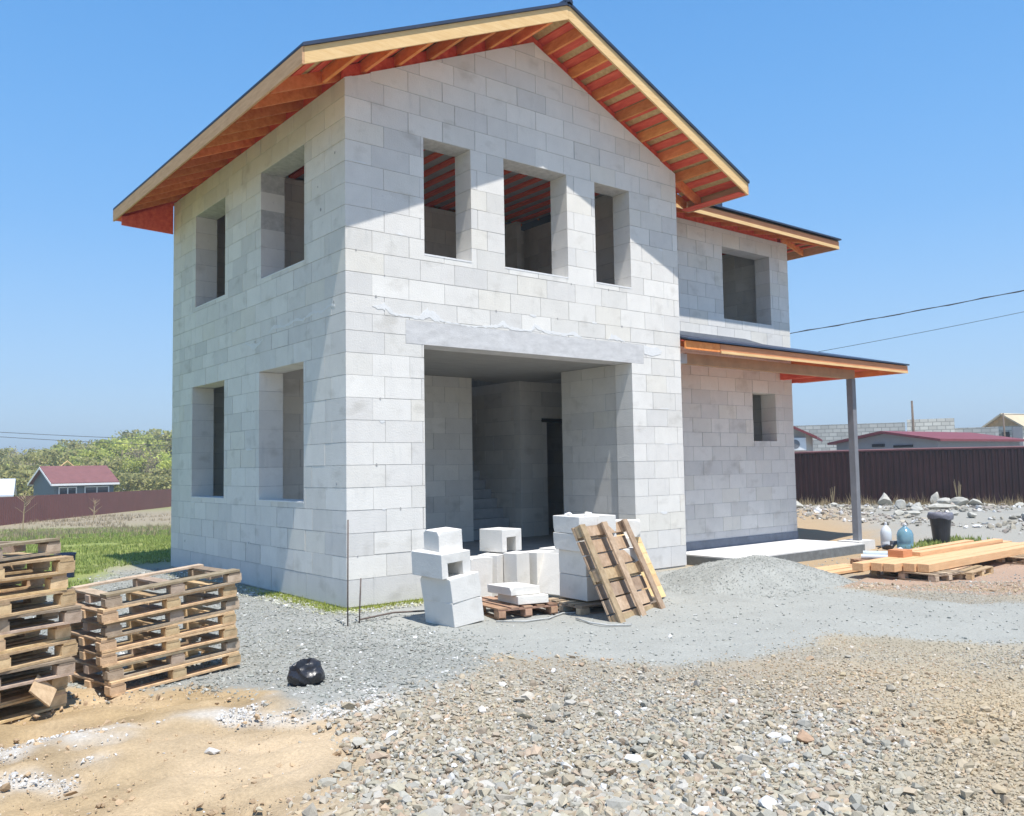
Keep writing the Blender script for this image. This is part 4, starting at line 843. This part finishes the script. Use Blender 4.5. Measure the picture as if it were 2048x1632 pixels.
yp=make_lean(M['yellow'],6,1.05,1.05); mt=leanmat(Vector((.60,.62,-.06)))@Matrix.Rotation(math.pi,4,'X'); yp.matrix_world=mt; tag(yp,'fresh yellow pallet leaning directly behind the weathered leaning pallet','pallet')
# ---------------------------------------------------------------- small things near the house
def stake(x,y,h,label,lean=(0,0)):
    b=MB().tube([(0,0,-.1),(lean[0]*.5,lean[1]*.5,h*.5),(lean[0],lean[1],h)],.009,8); o=b.build('steel_stake',M['rebar'],smooth=True); o.location=(x,y,h0(x,y)); tag(o,label,'stake'); return o
stake(-.62,-1.18,1.22,'tall thin steel rod standing in front of the house corner',(.01,0))
stake(-.41,-1.07,.52,'short steel stake just right of the tall rod at the house corner',(.03,.01))
b=MB().tube([(-.4,-1.05,.03),(0.1,-1.0,.05),(.6,-1.1,.03)],.012,6); o=b.build('steel_rod',M['rebar']); tag(o,'rusty rod lying on the ground between the short stake and the leaning block pile','rod')
b=MB().tube([(x,y,h0(x,y)+.018) for x,y in [(.75,-2.2),(1.0,-2.42),(1.3,-2.5),(1.65,-2.35),(1.9,-2.5)]],.010,6); o=b.build('cable',M['rope'],smooth=True); tag(o,'thin grey cable curving on the dust in front of the two flat slabs','cable')
b=MB().tube([(x,y,h0(x,y)+.02) for x,y in [(1.5,-2.75),(1.45,-3.05),(1.5,-3.3),(1.72,-3.42)]],.011,6); o=b.build('cable',M['rope'],smooth=True); tag(o,'short pale cable end by the foot of the leaning pallets','cable')
# crumpled black bag, open at the top left
from mathutils import noise as mn
bm=bmesh.new(); bmesh.ops.create_icosphere(bm,subdivisions=5,radius=.15)
for v in bm.verts:
    p=v.co.copy(); q=p*9; rg=(1-abs(mn.noise(q))*2)*.15+(1-abs(mn.noise(q*2.1))*2)*.03
    a=max(0,1-((p.x+.05)**2+(p.y+.02)**2)**.5/.085) if p.z>.03 else 0
    v.co=p*(.93+rg)*(1-.0*a); v.co.x*=.98; v.co.y*=.78; v.co.z=v.co.z*.80-.17*min(1,a*1.8)
    if v.co.z<-.09: v.co.z=-.09+(v.co.z+.09)*.15; 
o=bm_mesh('rubbish_bag',bm,M['black'],smooth=False); o.location=(-2.29,-3.60,h0(-2.29,-3.6)+.085); o.rotation_euler=(0,0,rad(-20)); tag(o,'crumpled black rubbish bag lying open on the crushed stone','bag')
# navy barrel behind the left stack
def bucket(name,x,y,r0,r1,h,m,label,liner=None,z=None):
    root=empty(name,(x,y,h0(x,y) if z is None else z)); b=MB(); b.lathe([(r0,0),(r0*1.02,.01),((r0+r1)/2-.003,h*.5),((r0+r1)/2,h*.52),(r1,h*.92),(r1+.012,h*.93),(r1+.012,h),(r1-.004,h),(r0-.01,.02),(0.001,.02)],28); b.build('bucket_body',m,root,smooth=False)
    if liner:
        b=MB(); pr=[]; n=28; rr=random.Random(4)
        vs=[];fs=[]
        for i,(r_,z_) in enumerate([(r1-.02,h-.05),(r1-.01,h+.02),(r1+.02,h+.01),(r1+.03,h-.06),(r1+.018,h-.12)]):
            for k in range(n): a=k*2*math.pi/n; q=r_+rr.uniform(-.01,.012); vs.append((q*math.cos(a),q*math.sin(a),z_+rr.uniform(-.015,.012)*(1+(i>3))))
        for i in range(4):
            for k in range(n): k2=(k+1)%n; fs.append((i*n+k,i*n+k2,(i+1)*n+k2,(i+1)*n+k))
        b.add(vs,fs); b.build('bin_liner',liner,root,smooth=True)
    tag(root,label,'bucket'); return root
bucket('plastic_barrel',-1.99,6.45,.15,.165,.42,M['bluepl'],'dark navy barrel standing behind the left pallet stack')
bucket('black_bucket',14.75,-.72,.17,.24,.68,M['black'],'tall black ribbed bucket with a grey bin liner in the yard on the right',M['bagliner'])
# water bottles
def bottle(x,y,r_,h,m,label,cat='bottle'):
    b=MB(); b.lathe([(r_*.95,0),(r_,.02),(r_,h*.22),(r_*.95,h*.25),(r_,h*.28),(r_,h*.62),(r_*.8,h*.76),(r_*.36,h*.88),(r_*.2,h*.92),(r_*.2,h),(.001,h)],24); o=b.build('water_bottle',m,smooth=True); o.location=(x,y,h0(x,y)); tag(o,label,cat); b=MB(); b.lathe([(r_*.24,0),(r_*.24,.035),(.001,.04)],16,Matrix.Translation((0,0,h-.02))); b.build('bottle_cap',M['white'],o); return o
bottle(13.30,-.62,.17,.56,M['bottle'],'large blue water bottle between the porch post and the black bucket')
bottle(13.55,-.05,.12,.54,M['clear'],'tall milky white canister behind the blue water bottle','canister')
# tools heap at the porch corner
e=empty('angle_grinder',(13.0,-.45,h0(13,-.45)+.02)); b=MB(); b.tube([(0,0,.06),(.34,.12,.09)],.05,10); b.build('tool_body',M['black'],e,smooth=True); b=MB(); b.tube([(.30,.10,.09),(.30,.10,.17)],.075,14); b.build('tool_head',M['steel'],e); b=MB(); b.tube([(0,0,.06),(-.12,.06,.10),(-.1,.25,.02),(.1,.35,.01)],.012,6); b.build('cord',M['black'],e,smooth=True)
tag(e,'black hand power tool lying beside the foot of the porch post','power tool')
e=empty('work_glove_heap',(12.75,-.5,h0(12.7,-.5)))
bm=rock_bm(.14,(1.3,1,.8),77); o=bm_mesh('cloth',bm,M['black'],e); o.location=(0,0,.09); bm=rock_bm(.08,(1.2,1,.8),78); o=bm_mesh('cloth',bm,M['clear'],e); o.location=(.28,-.15,.06); tag(e,'dark crumpled work cloths heaped by the porch post','cloth')
# red pallet with rolls
def lpallet(x,y,z,rot,label,i): return pallet(i,(x,y,z),rot,label)
g0=h0(10,-2)
lpallet(10.55,-1.75,h0(10.5,-1.7)+.0,(0,0,rad(-28)),'reddish pallet behind the sawn beams carrying wrapped rolls',3)
def roll(p0,p1,r_,m,label):
    p0=Vector(p0); p1=Vector(p1); c=(p0+p1)/2; b=MB().tube([p0-c,(p1-p0)*.33+p0-c,(p1-p0)*.66+p0-c,p1-c],r_,14); o=b.build('wrapped_roll',m,smooth=False); o.location=c; tag(o,label,'roll')
zp=h0(10.5,-1.7)+.13
roll((10.45,-1.25,zp+.07),(10.95,-2.25,zp+.07),.07,M['pipe'],'blue grey wrapped roll on the reddish pallet')
roll((10.25,-1.32,zp+.045),(10.70,-2.2,zp+.045),.045,M['clear'],'thin white roll in front of the blue grey roll on the reddish pallet')
# beams
gz_=h0(9,-3); zb_=gz_+.135
lpallet(9.0,-3.02,gz_,(0,0,rad(82)),'grey pallet under the left ends of the sawn beams',1)
lpallet(9.75,-3.35,h0(9.7,-3.4),(0,0,rad(8)),'pale pallet projecting under the middle of the sawn beams',0)
lpallet(12.3,-3.2,h0(12.3,-3.2),(0,0,rad(80)),'pallet under the far right part of the sawn beams',2)
nm=['nearest','second nearest','middle','second farthest','farthest']
for k in range(5):
    y=-3.40+.207*k; x0=8.66-.13*k+[0,.07,-.05,.06,-.03][k]; L_=5.2+.3*(k%2)
    b=MB().box((0,0,0),(L_,.19,.13)); o=b.build('sawn_beam',M['pinex'],bevel=.003); o.location=(x0,y,zb_); o.rotation_euler=(0,0,rad(1.5+[0,.25,-.1,.3,.5][k])); tag(o,f'{nm[k]} of the five thick sawn beams lying side by side on pallets','beam','sawn beams on pallets')
for k,(x0,y,L_,lab) in enumerate([(9.75,-2.72,3.6,'orange sawn plank on top of the beams, the nearer one'),(9.85,-2.5,2.9,'orange sawn plank on top of the beams, the farther one')]):
    b=MB().box((0,0,0),(L_,.17,.07)); o=b.build('sawn_plank',M['pinex'],bevel=.003); o.location=(x0,y,zb_+.132); o.rotation_euler=(0,0,rad(1.5+2*k)); tag(o,lab,'plank')
b=MB().box((0,0,0),(.32,.28,.12)); o=b.build('wood_offcut',M['pinered']); o.location=(9.35,-2.62,zb_+.132); tag(o,'short reddish offcut at the left end on top of the beams','offcut')
for k,(x0,y,L_,a) in enumerate([(7.62,-2.15,1.5,4),(7.85,-1.93,1.35,6),(8.1,-1.72,1.3,3)]):
    b=MB().box((0,0,0),(L_,.19,.045)); o=b.build('sawn_plank',M['pinex'],bevel=.003); o.location=(x0,y,h0(x0+.6,y)+.035); o.rotation_euler=(0,rad(1),rad(a)); tag(o,['nearest','middle','farthest'][k]+' of three planks on the ground left of the sawn beams','plank')
# ================================================================ FENCES
def sheet_fence(p0,p1,ht,m,label,cap=None,pitch=.19,z=None,post=True):
    p0=Vector((*p0,0)); p1=Vector((*p1,0)); L=(p1-p0).length; d=(p1-p0)/L; n=Vector((d.y,-d.x,0))
    root=empty('sheet_metal_fence',(p0.x,p0.y,h0(p0.x,p0.y))); inv=root.location.copy()
    vs=[];fs=[]; u=0; pts=[]
    while u<L:
        pts+=[(u,0),(u+pitch*.40,0),(u+pitch*.5,.022),(u+pitch*.9,.022)]; u+=pitch
    for (u,o_) in pts:
        p=p0+d*u+n*o_; g=h0(p.x,p.y); gs=g if z is None else g
        vs+= [(p.x,p.y,g-.15),(p.x,p.y,g+ht)]
    fs=[(2*i,2*i+2,2*i+3,2*i+1) for i in range(len(pts)-1)]
    b=MB(); b.add(vs,fs); o=b.build('corrugated_sheet',m); o.parent=root; o.location=-inv
    md=o.modifiers.new('s','SOLIDIFY'); md.thickness=.003
    if cap:
        b=MB(); k=0; nseg=max(2,int(L/2.5)); P=[p0+d*(L*i/nseg) for i in range(nseg+1)]
        b.tube([(p.x,p.y,h0(p.x,p.y)+ht+.02) for p in P],.045,6); o=b.build('top_rail',cap); o.parent=root; o.location=-inv
    tag(root,label,'fence'); return root
sheet_fence((21.0,12.1),(27.4,-.9),1.88,M['fence'],'dark maroon corrugated metal fence across the yard on the right',cap=M['fencecap'])
sheet_fence((-18.,18.3),(34.,93.),1.67,M['fenceL'],'long red brown metal fence crossing the field on the left',cap=None,pitch=.25)
# ================================================================ FAR HOUSES
def gable(name,cx,cy,z,lx,ly,hw,hr,yaw,mw_,mr,label,ov=.4,wins=(),trim=None,ridge='x',gfill=None,cat='house'):
    root=empty(name,(cx,cy,z),(0,0,yaw))
    b=MB(); b.box((-lx/2,-ly/2,-1.5),(lx/2,ly/2,hw)); wl=b.build('wall',mw_,root)
    b=MB(); 
    for s in (-1,1): b.prism([(s*(lx/2-.002),-ly/2+.01,hw+.001),(s*(lx/2-.002),ly/2-.01,hw+.001),(s*(lx/2-.002),0,hw+hr-.02)],(-s*.15,0,0))
    b.build('gable_end',gfill or mw_,root)
    y2=ly/2+ov; z2=hw-hr*ov/(ly/2); b=MB()
    for s in (-1,1): b.prism([(-lx/2-ov,0,hw+hr),(-lx/2-ov,s*y2,z2),(-lx/2-ov,s*y2,z2+.12),(-lx/2-ov,0,hw+hr+.13)],(lx+2*ov,0,0))
    rf=b.build('roof',mr,root)
    if trim:
        b=MB()
        for s in (-1,1):
            b.prism([(-lx/2-ov-.04,0,hw+hr-.12),(-lx/2-ov-.04,s*y2,z2-.12),(-lx/2-ov-.04,s*y2,z2+.06),(-lx/2-ov-.04,0,hw+hr+.06)],(.03,0,0))
            b.box((-lx/2-ov,s*y2-(.05 if s<0 else -.005),z2-.12),(lx/2+ov,s*y2+(.05 if s>0 else -.005)-(0 if s>0 else 0),z2+.05))
        b.build('barge_board',trim,rf)
    for (face,u,z0,wd,hg,m2) in wins:
        b=MB(); 
        if face=='-y': b.box((u-wd/2,-ly/2-.06,z0),(u+wd/2,-ly/2-.002,z0+hg))
        else: b.box((-lx/2-.06,u-wd/2,z0),(-lx/2-.002,u+wd/2,z0+hg))
        wo_=b.build('window',m2,root)
        if m2 is M['glass']:
            b=MB(); e=.09
            if face=='-y':
                for q in ((u-wd/2-e,z0-e,u+wd/2+e,z0-.0),(u-wd/2-e,z0+hg,u+wd/2+e,z0+hg+e),(u-wd/2-e,z0,u-wd/2,z0+hg),(u+wd/2,z0,u+wd/2+e,z0+hg),(u-.04,z0,u+.04,z0+hg)): b.box((q[0],-ly/2-.09,q[1]),(q[2],-ly/2-.061,q[3]))
                b.build('window_frame',M['white'],wo_)
    tag(root,label,cat); return root
def gz0(x,y): return h0(x,y)
# left field house : gable end faces left, long side faces camera.   axis along (.97,-.25)
ya=.15
zL=-1.75
gable('grey_house',*dirpt(150,86),zL,4.9,4.7,2.9,1.25,ya,M['wallblue'],M['roofbrown'],'slate grey single storey house with a red brown roof beyond the left fence',ov=.35,trim=M['white'],
  wins=[('-y',-1.4,.9,1.3,1.5,M['glass']),('-y',1.0,.5,1.9,1.9,M['glass'])])
o=MB(); o.box((-.9,-.15,0),(.9,.9,.25)); 
gable('white_roofed_shed',2.6,68,-1.6,9.0,5,1.9,1.1,-.2,M['white'],mat('pale_blue_roof',(.55,.60,.66),var=.08,scale=1),'long low shed with pale blue roof at the left photo edge',ov=.2,cat='shed')
e=empty('timber_frame',(14.,82,-1.0)); b=MB(); b.tube([(-1.6,0,3.3),(0,0,4.5),(1.6,0,3.3)],.09,6); b.build('rafter_pair',M['pine'],e); b=MB(); b.box((-1.6,-.05,0),(-1.5,.05,3.3)); b.box((1.5,-.05,0),(1.6,.05,3.3)); b.build('post_pair',M['pine'],e); e.scale=(.75,.75,.9); tag(e,'bare timber roof frame peeking over the red brown roof','frame')
b=MB(); b.box((0,0,0),(1.3,1.1,1.95),None); o=b.build('water_tank',mat('pale_blue_tank',(.38,.42,.52),var=.1,scale=2),bevel=.08); x_,y_=dirpt(276,108); o.location=(x_,y_,-.55); o.rotation_euler=(0,0,-.3); tag(o,'pale blue grey tank standing behind the left fence next to the house wall','tank')
b=MB(); b.box((0,0,0),(7.5,.12,2.0)); o=b.build('white_fence_panel',M['slab']); x_,y_=dirpt(305,112); o.location=(x_,y_,-.7); o.rotation_euler=(0,0,-.25); tag(o,'cream coloured board fence behind the pale tank','fence')
b=MB(); b.box((0,0,0),(2.6,.1,1.5)); o=b.build('white_fence_panel',M['white']); x_,y_=dirpt(238,106); o.location=(x_,y_,-1.1); o.rotation_euler=(0,0,-.25); tag(o,'low white panel between the slate grey house and the tank','fence')
# right side: axis roughly perpendicular to view => direction (.46,-.89)
yr=math.atan2(-.85,.52)
def brickmat(name,c1,c2,cm):
    m=mat(name,c1,var=.05,scale=1); n=m.node_tree.nodes; l=m.node_tree.links; bs=[x for x in n if x.type=='BSDF_PRINCIPLED'][0]; tc=[x for x in n if x.type=='TEX_COORD'][0]
    sp=n.new('ShaderNodeSeparateXYZ'); l.new(tc.outputs['Object'],sp.inputs[0]); ad=n.new('ShaderNodeMath'); l.new(sp.outputs[0],ad.inputs[0]); l.new(sp.outputs[1],ad.inputs[1]); cb=n.new('ShaderNodeCombineXYZ'); l.new(ad.outputs[0],cb.inputs[0]); l.new(sp.outputs[2],cb.inputs[1])
    bt=n.new('ShaderNodeTexBrick'); bt.inputs['Scale'].default_value=1; bt.inputs['Brick Width'].default_value=.6; bt.inputs['Row Height'].default_value=.3; bt.inputs['Mortar Size'].default_value=.025; bt.inputs['Color1'].default_value=(*c1,1); bt.inputs['Color2'].default_value=(*c2,1); bt.inputs['Mortar'].default_value=(*cm,1)
    l.new(cb.outputs[0],bt.inputs[0]); l.new(bt.outputs[0],bs.inputs['Base Color']); return m
mb_=brickmat('block_far',(.50,.49,.45),(.34,.335,.31),(.22,.22,.2)); mbl=brickmat('block_far_sunlit',(.72,.69,.60),(.54,.51,.44),(.32,.30,.26))  # second copy is paler, with the sunlight on those walls in its colour
# low house with red gable roof
gable('low_house',44.6,14.0,.25,8.6,6.0,2.55,.48,rad(-4),M['wallgrey'],M['roofred'],'low grey house with a dark red gable roof just beyond the maroon fence',ov=.35,wins=[('-x',.35,2.30,.75,.16,M['dark']),('-x',-1.1,2.24,1.1,.12,M['dark'])])
# house with air conditioner
hs=gable('dark_roofed_house',33.7,18.5,.3,7,6.5,2.85,1.6,rad(30),mat('cream_wall',(.50,.47,.42),var=.06,scale=2),M['roofred'],'cream house with a dark red eave and an air conditioner beside the porch',ov=.5)
e=empty('air_conditioner',(31.93,14.22,2.35),(0,0,rad(-60))); b=MB(); b.box((-.42,-.14,0),(.42,.14,.62)); b.build('casing',M['white'],e,bevel=.02); b=MB(); b.lathe([(.22,0),(.22,.01),(.001,.012)],24,Matrix.Translation((-.08,-.142,.31))@Matrix.Rotation(rad(90),4,'X')); b.build('fan_grille',M['steel'],e); tag(e,'white air conditioner unit mounted on the cream house','air conditioner')
# long unfinished block building
def boxb(name,p,q,z0,z1,dep,m,label,wins=(),cat='building'):
    p=Vector((*p,0)); q=Vector((*q,0)); L=(q-p).length; a=math.atan2((q-p).y,(q-p).x); root=empty(name,(p.x,p.y,z0),(0,0,a)); b=MB(); b.box((0,0,-.5),(L,dep,z1-z0)); b.build('block_wall',m,root)
    for (u,z_,wd,hg) in wins: b=MB(); b.box((u-wd/2,-.05,z_),(u+wd/2,-.002,z_+hg)); b.build('window_opening',M['dark'],root)
    tag(root,label,cat); return root
boxb('block_building',(57.0,31.3),(61.2,23.8),.5,4.75,6,mb_,'long unfinished grey block building behind the low red roofed house')
boxb('block_building',(61.3,23.7),(62.7,20.7),.5,4.95,5,mbl,'sunlit cream corner volume of unfinished block building right of the long grey part')
boxb('block_building',(63.1,20.9),(64.3,18.2),.5,4.2,5,mb_,'low grey block wall between the sunlit volume and the small gabled block house')
hh_=gable('block_house',70.3,19.2,.4,4.0,2.9,3.95,.9,rad(-8),mbl,mat('beige_sheathing',(.52,.43,.29),var=.1,scale=2),'small pale block house with a timber gable far right beyond the fence',ov=.3,gfill=mat('timber_gable',(.42,.28,.14),var=.2,scale=4),wins=[('-x',-.2,2.6,.55,.9,M['dark'])])
gable('blue_shed',69.5,15.2,.2,3.4,3,2.7,.5,rad(-20),mat('pale_blue_wall',(.50,.56,.64),var=.06,scale=1),M['white'],'pale blue shed at the right edge above the maroon fence',ov=.2,cat='shed')
boxb('chimney',(66.5,18.1),(66.8,17.5),2.4,4.2,.5,M['steel'],'square dark chimney behind the pale blue shed',cat='chimney')
# poles and wires
def pole(x,y,z0,z1,r_,label,arm=0):
    e=empty('utility_pole',(x,y,z0)); b=MB().tube([(0,0,-1),(.02,0,(z1-z0)*.5),(-.03,0,z1-z0)],r_,8,rs=[r_*1.2,r_,r_*.7]); b.build('pole_shaft',M['bark'],e,smooth=True)
    if arm: b=MB().box((-.03,-arm,z1-z0-.35),(.03,arm,z1-z0-.27)); b.build('cross_arm',M['bark'],e)
    tag(e,label,'pole')
pole(57.0,21.05,.5,6.1,.10,'slim utility pole rising behind the low red roofed house'); pole(62.3,17.0,.5,5.1,.08,'short thin pole beside the small gabled block house')
def wire(pts,r_,label,sag=.0,twist=False):
    P=[]; p0,p1=Vector(pts[0]),Vector(pts[1]); n=40
    for i in range(n+1):
        t=i/n; p=p0.lerp(p1,t); p.z-=sag*4*t*(1-t); P.append(p)
    c=P[0].copy(); b=MB().tube([p-c for p in P],r_,6); 
    if twist: b.tube([p-c+Vector((0,0,r_*1.6*math.sin(i*1.7))) for i,p in enumerate(P)],r_*.8,5)
    o=b.build('overhead_cable',M['cable']); o.location=c; tag(o,label,'cable')
wire([(15.5,9.05,5.28),(23.5,-6.1,7.35)],.012,'thicker twisted overhead cable rising to the right above the porch',.18,True)
wire([(16.6,7.35,4.72),(23.5,-5.6,6.85)],.007,'thinner overhead cable below the twisted one above the porch',.15)
wire([(62.3,17,4.98),(66.,9,4.95)],.02,'faint cable from the short thin pole to the right edge',.05)
wire([(-2.,60.2,5.25),(16.,56.2,4.2)],.018,'upper dark cable crossing the sky left of the house',.1); wire([(-2,60.4,5.0),(17.,56.2,3.72)],.018,'lower dark cable crossing the sky left of the house',.1)
# ================================================================ TREES
def make_tree(name,seed,hh,cr,m,nleaf,ls,bare=False):
    r=np.random.default_rng(seed); rr=random.Random(seed); root=empty(name,(0,0,0)); b=MB(); tips=[]
    b.tube([(0,0,-.5),(.05,.03,hh*.3),(-.05,.06,hh*.62),(.0,.0,hh*.85)],.1,7,rs=[hh*.022,hh*.017,hh*.010,hh*.004])
    for i in range(22 if bare else 14):
        z0=hh*rr.uniform(.18,.7); a=rr.uniform(0,6.28); L=cr*rr.uniform(.55,1.05); z1=z0+L*rr.uniform(.4,1.1)
        p=Vector((0,0,z0)); q=Vector((math.cos(a)*L*.5,math.sin(a)*L*.5,(z0+z1)/2+.2)); t=Vector((math.cos(a)*L,math.sin(a)*L,min(z1,hh*.97)))
        b.tube([p,q,t],.05,5,rs=[hh*.009,hh*.006,hh*.002]); tips+=[t,q.lerp(t,.5)]
        if bare:
            for j in range(5):
                s_=q.lerp(t,rr.random()); e_=s_+Vector((rr.uniform(-1,1),rr.uniform(-1,1),rr.uniform(.2,1.3)))*cr*.35; b.tube([s_,e_],.03,4,rs=[hh*.003,hh*.001]); tips.append(e_)
    b.build('trunk',M['bark'],root)
    cl=np.array([(*t,) for t in tips]+[(rr.gauss(0,cr*.45),rr.gauss(0,cr*.45),hh*rr.uniform(.35,.98)) for _ in range(16)]); cl=cl[r.random(len(cl))<.9]
    k=r.integers(0,len(cl),nleaf); c=cl[k]+r.normal(0,1,(nleaf,3))*cr*np.array([.20,.20,.15])*r.uniform(.4,1.2,(nleaf,1)); c[:,2]=np.clip(c[:,2],hh*.12,hh*1.04)
    u=r.normal(0,1,(nleaf,3)); u/=np.linalg.norm(u,axis=1,keepdims=True); v=np.cross(u,r.normal(0,1,(nleaf,3))); v/=np.linalg.norm(v,axis=1,keepdims=True)
    s=ls*r.uniform(.5,1.3,(nleaf,1)); V=np.stack([c-u*s-v*s*.6,c+u*s-v*s*.6,c+u*s*.7+v*s,c-u*s*.7+v*s],1).reshape(-1,3)
    me=bpy.data.meshes.new('crown'); me.from_pydata(V.tolist(),[],np.arange(nleaf*4).reshape(-1,4).tolist()); ct=r.uniform(.75,1.25,len(cl))[k]*r.uniform(.8,1.2,nleaf); T=np.repeat(ct,4)
    a_=me.color_attributes.new('tone','FLOAT_COLOR','POINT'); a_.data.foreach_set('color',np.stack([T,T,T,np.ones_like(T)],-1).ravel().astype('f4')); me.materials.append(m)
    o=bpy.data.objects.new('crown',me); col.objects.link(o); o.parent=root; return root
TP=[make_tree('spring_tree',1,9,3.4,M['leafA'],3600,.17),make_tree('spring_tree',2,8.4,3.6,M['leafB'],2300,.20),make_tree('bare_tree',3,8.8,3.0,M['leafC'],1100,.13,True),make_tree('spring_tree',4,7.6,3.3,M['leafA'],2300,.2),make_tree('bush',5,3.4,2.4,M['leafB'],1300,.16)]
TU=[False]*5
TL=['leafy tree with fresh yellow green leaves on the slope behind the grey house','olive green leafing tree on the slope behind the grey house','almost bare brownish tree on the slope behind the grey house','rounded bright green tree on the slope behind the grey house','low olive bush at the foot of the wooded slope']
TG=['yellow green trees on the slope','olive trees on the slope','bare trees on the slope','rounded green trees on the slope','bushes at the foot of the slope']
rr=random.Random(77)
x_,y_=dirpt(-12,120); A0=math.atan2(x_-CAM.x,y_-CAM.y)
KN=['yellow green leafy tree','olive leafing tree','bare brownish tree','rounded green tree','low olive bush']
OUT={}; PLACED=[]
def put_tree(i,x,y,z,s):
    o=ctree(TP[i]) if TU[i] else TP[i]; TU[i]=True; o.location=(x,y,z); o.rotation_euler=(0,0,rr.uniform(0,6.28)); o.scale=(s,s,s*rr.uniform(.92,1.1)); tag(o,TL[i],'bush' if i==4 else 'tree',TG[i]); PLACED.append((math.atan2(x-CAM.x,y-CAM.y),i,o,math.hypot(x-CAM.x,y-CAM.y)))
    if PLACED[-1][0]<A0: PLACED.pop(); OUT[i]=OUT.get(i,0)+1; o['label']=f"{KN[i]} past the left photo edge, {['first','second','third','fourth','fifth','sixth','seventh','eighth','ninth','tenth','eleventh','twelfth'][OUT[i]-1]} of its kind going uphill"
for row,(dist,top,n) in enumerate([(108,0,13),(125,0,15),(145,0,17),(172,0,19)]):
    for k in range(n):
        u=-160+550*(k+rr.uniform(-.35,.35))/(n-1); x,y=dirpt(u,dist+rr.uniform(-7,7)); f=max(0,min(1,(u+30)/330))
        toph=[.5,1.5,2.5,3.6][row]+f*[1.7,2.1,2.5,3.0][row]+rr.uniform(-.8,.4)    # height of the crown top above the eye line in metres
        zt=1.8+toph; z=h0(x,y)-.3; i=rr.choice([0,1,2,3] if f>.35 else [1,2,1,2,0]); base_h=[9,8.4,8.8,7.6][i]
        s=max(.35,(zt-z)/base_h); 
        if s>1.15: z+=(s-1.15)*base_h; s=1.15
        put_tree(i,x,y,z,s)
for k in range(9):
    x,y=dirpt(-40+k*48+rr.uniform(-12,12),97+rr.uniform(-5,5)); put_tree(4,x,y,h0(x,y)-.1,rr.uniform(.7,1.15))
ORD=['leftmost','second','third','fourth','fifth','sixth','seventh','eighth','ninth','tenth','eleventh','twelfth','thirteenth','fourteenth','fifteenth','sixteenth','seventeenth','eighteenth','nineteenth','twentieth']
KN=['yellow green leafy tree','olive leafing tree','bare brownish tree','rounded green tree','low olive bush']
for i in range(5):
    L_=sorted([t for t in PLACED if t[1]==i],key=lambda t:t[0])
    for k,(a,_,o,dd) in enumerate(L_):
        where='low on the wooded slope' if dd<118 else ('halfway up the wooded slope' if dd<155 else 'high on the wooded slope')
        o['label']=f'{KN[i]} {where}, '+('leftmost of its kind' if k==0 else ('rightmost of its kind' if k==len(L_)-1 else f'{ORD[k]} of its kind from left'))
# saplings before the left fence
for i,(u,dist,hgt,lab) in enumerate([(50,52,2.1,'bare leafless sapling standing before the red brown fence at far left'),(190,60,1.5,'small dry shrub before the red brown fence below the grey house')]):
    x,y=dirpt(u,dist); e=empty('bare_sapling',(x,y,h0(x,y))); b=MB(); r2=random.Random(i); b.tube([(0,0,-.1),(.05,0,hgt*.5),(.12,0,hgt*.9)],.03,5,rs=[.035,.025,.01]); b.build('trunk',M['fiber'],e)
    b=MB()
    for k in range(16): z=hgt*r2.uniform(.3,.9); a=r2.uniform(0,6.28); l_=hgt*r2.uniform(.12,.32); b.tube([(.05,0,z),(.05+math.cos(a)*l_,math.sin(a)*l_,z+l_*.8)],.012,4,rs=[.015,.006])
    b.build('branches',M['fiber'],e); tag(e,lab,'sapling')
for i,(u,dist,hgt,lab) in enumerate([(1658,33,.8,'dead twiggy plant before the maroon fence left of the porch post'),(1908,32.6,.9,'dry stalks standing before the maroon fence above the black bucket')]):
    x,y=dirpt(u,dist); e=empty('dry_plant',(x,y,h0(x,y))); b=MB(); r2=random.Random(i+9)
    for k in range(9): a=r2.uniform(0,6.28); l_=hgt*r2.uniform(.2,.5); b.tube([(0,0,-.05),(math.cos(a)*l_*.4,math.sin(a)*l_*.4,hgt*r2.uniform(.4,1))],.01,4,rs=[.014,.006])
    b.build('stalks',M['fiber'],e); tag(e,lab,'dry plant')

# ================================================================ AIR
b=MB().box((-1100,-1100,-4),(2100,2100,40)); hz=b.build('haze',M['clear']); hm=bpy.data.materials.new('haze_air'); hm.use_nodes=True; n_=hm.node_tree.nodes; n_.clear()
pv=n_.new('ShaderNodeVolumePrincipled'); pv.inputs['Color'].default_value=(.78,.88,.94,1); pv.inputs['Density'].default_value=.0013; pv.inputs['Anisotropy'].default_value=.2
ou=n_.new('ShaderNodeOutputMaterial'); hm.node_tree.links.new(pv.outputs[0],ou.inputs['Volume']); hz.data.materials.clear(); hz.data.materials.append(hm); tag(hz,kind='stuff')
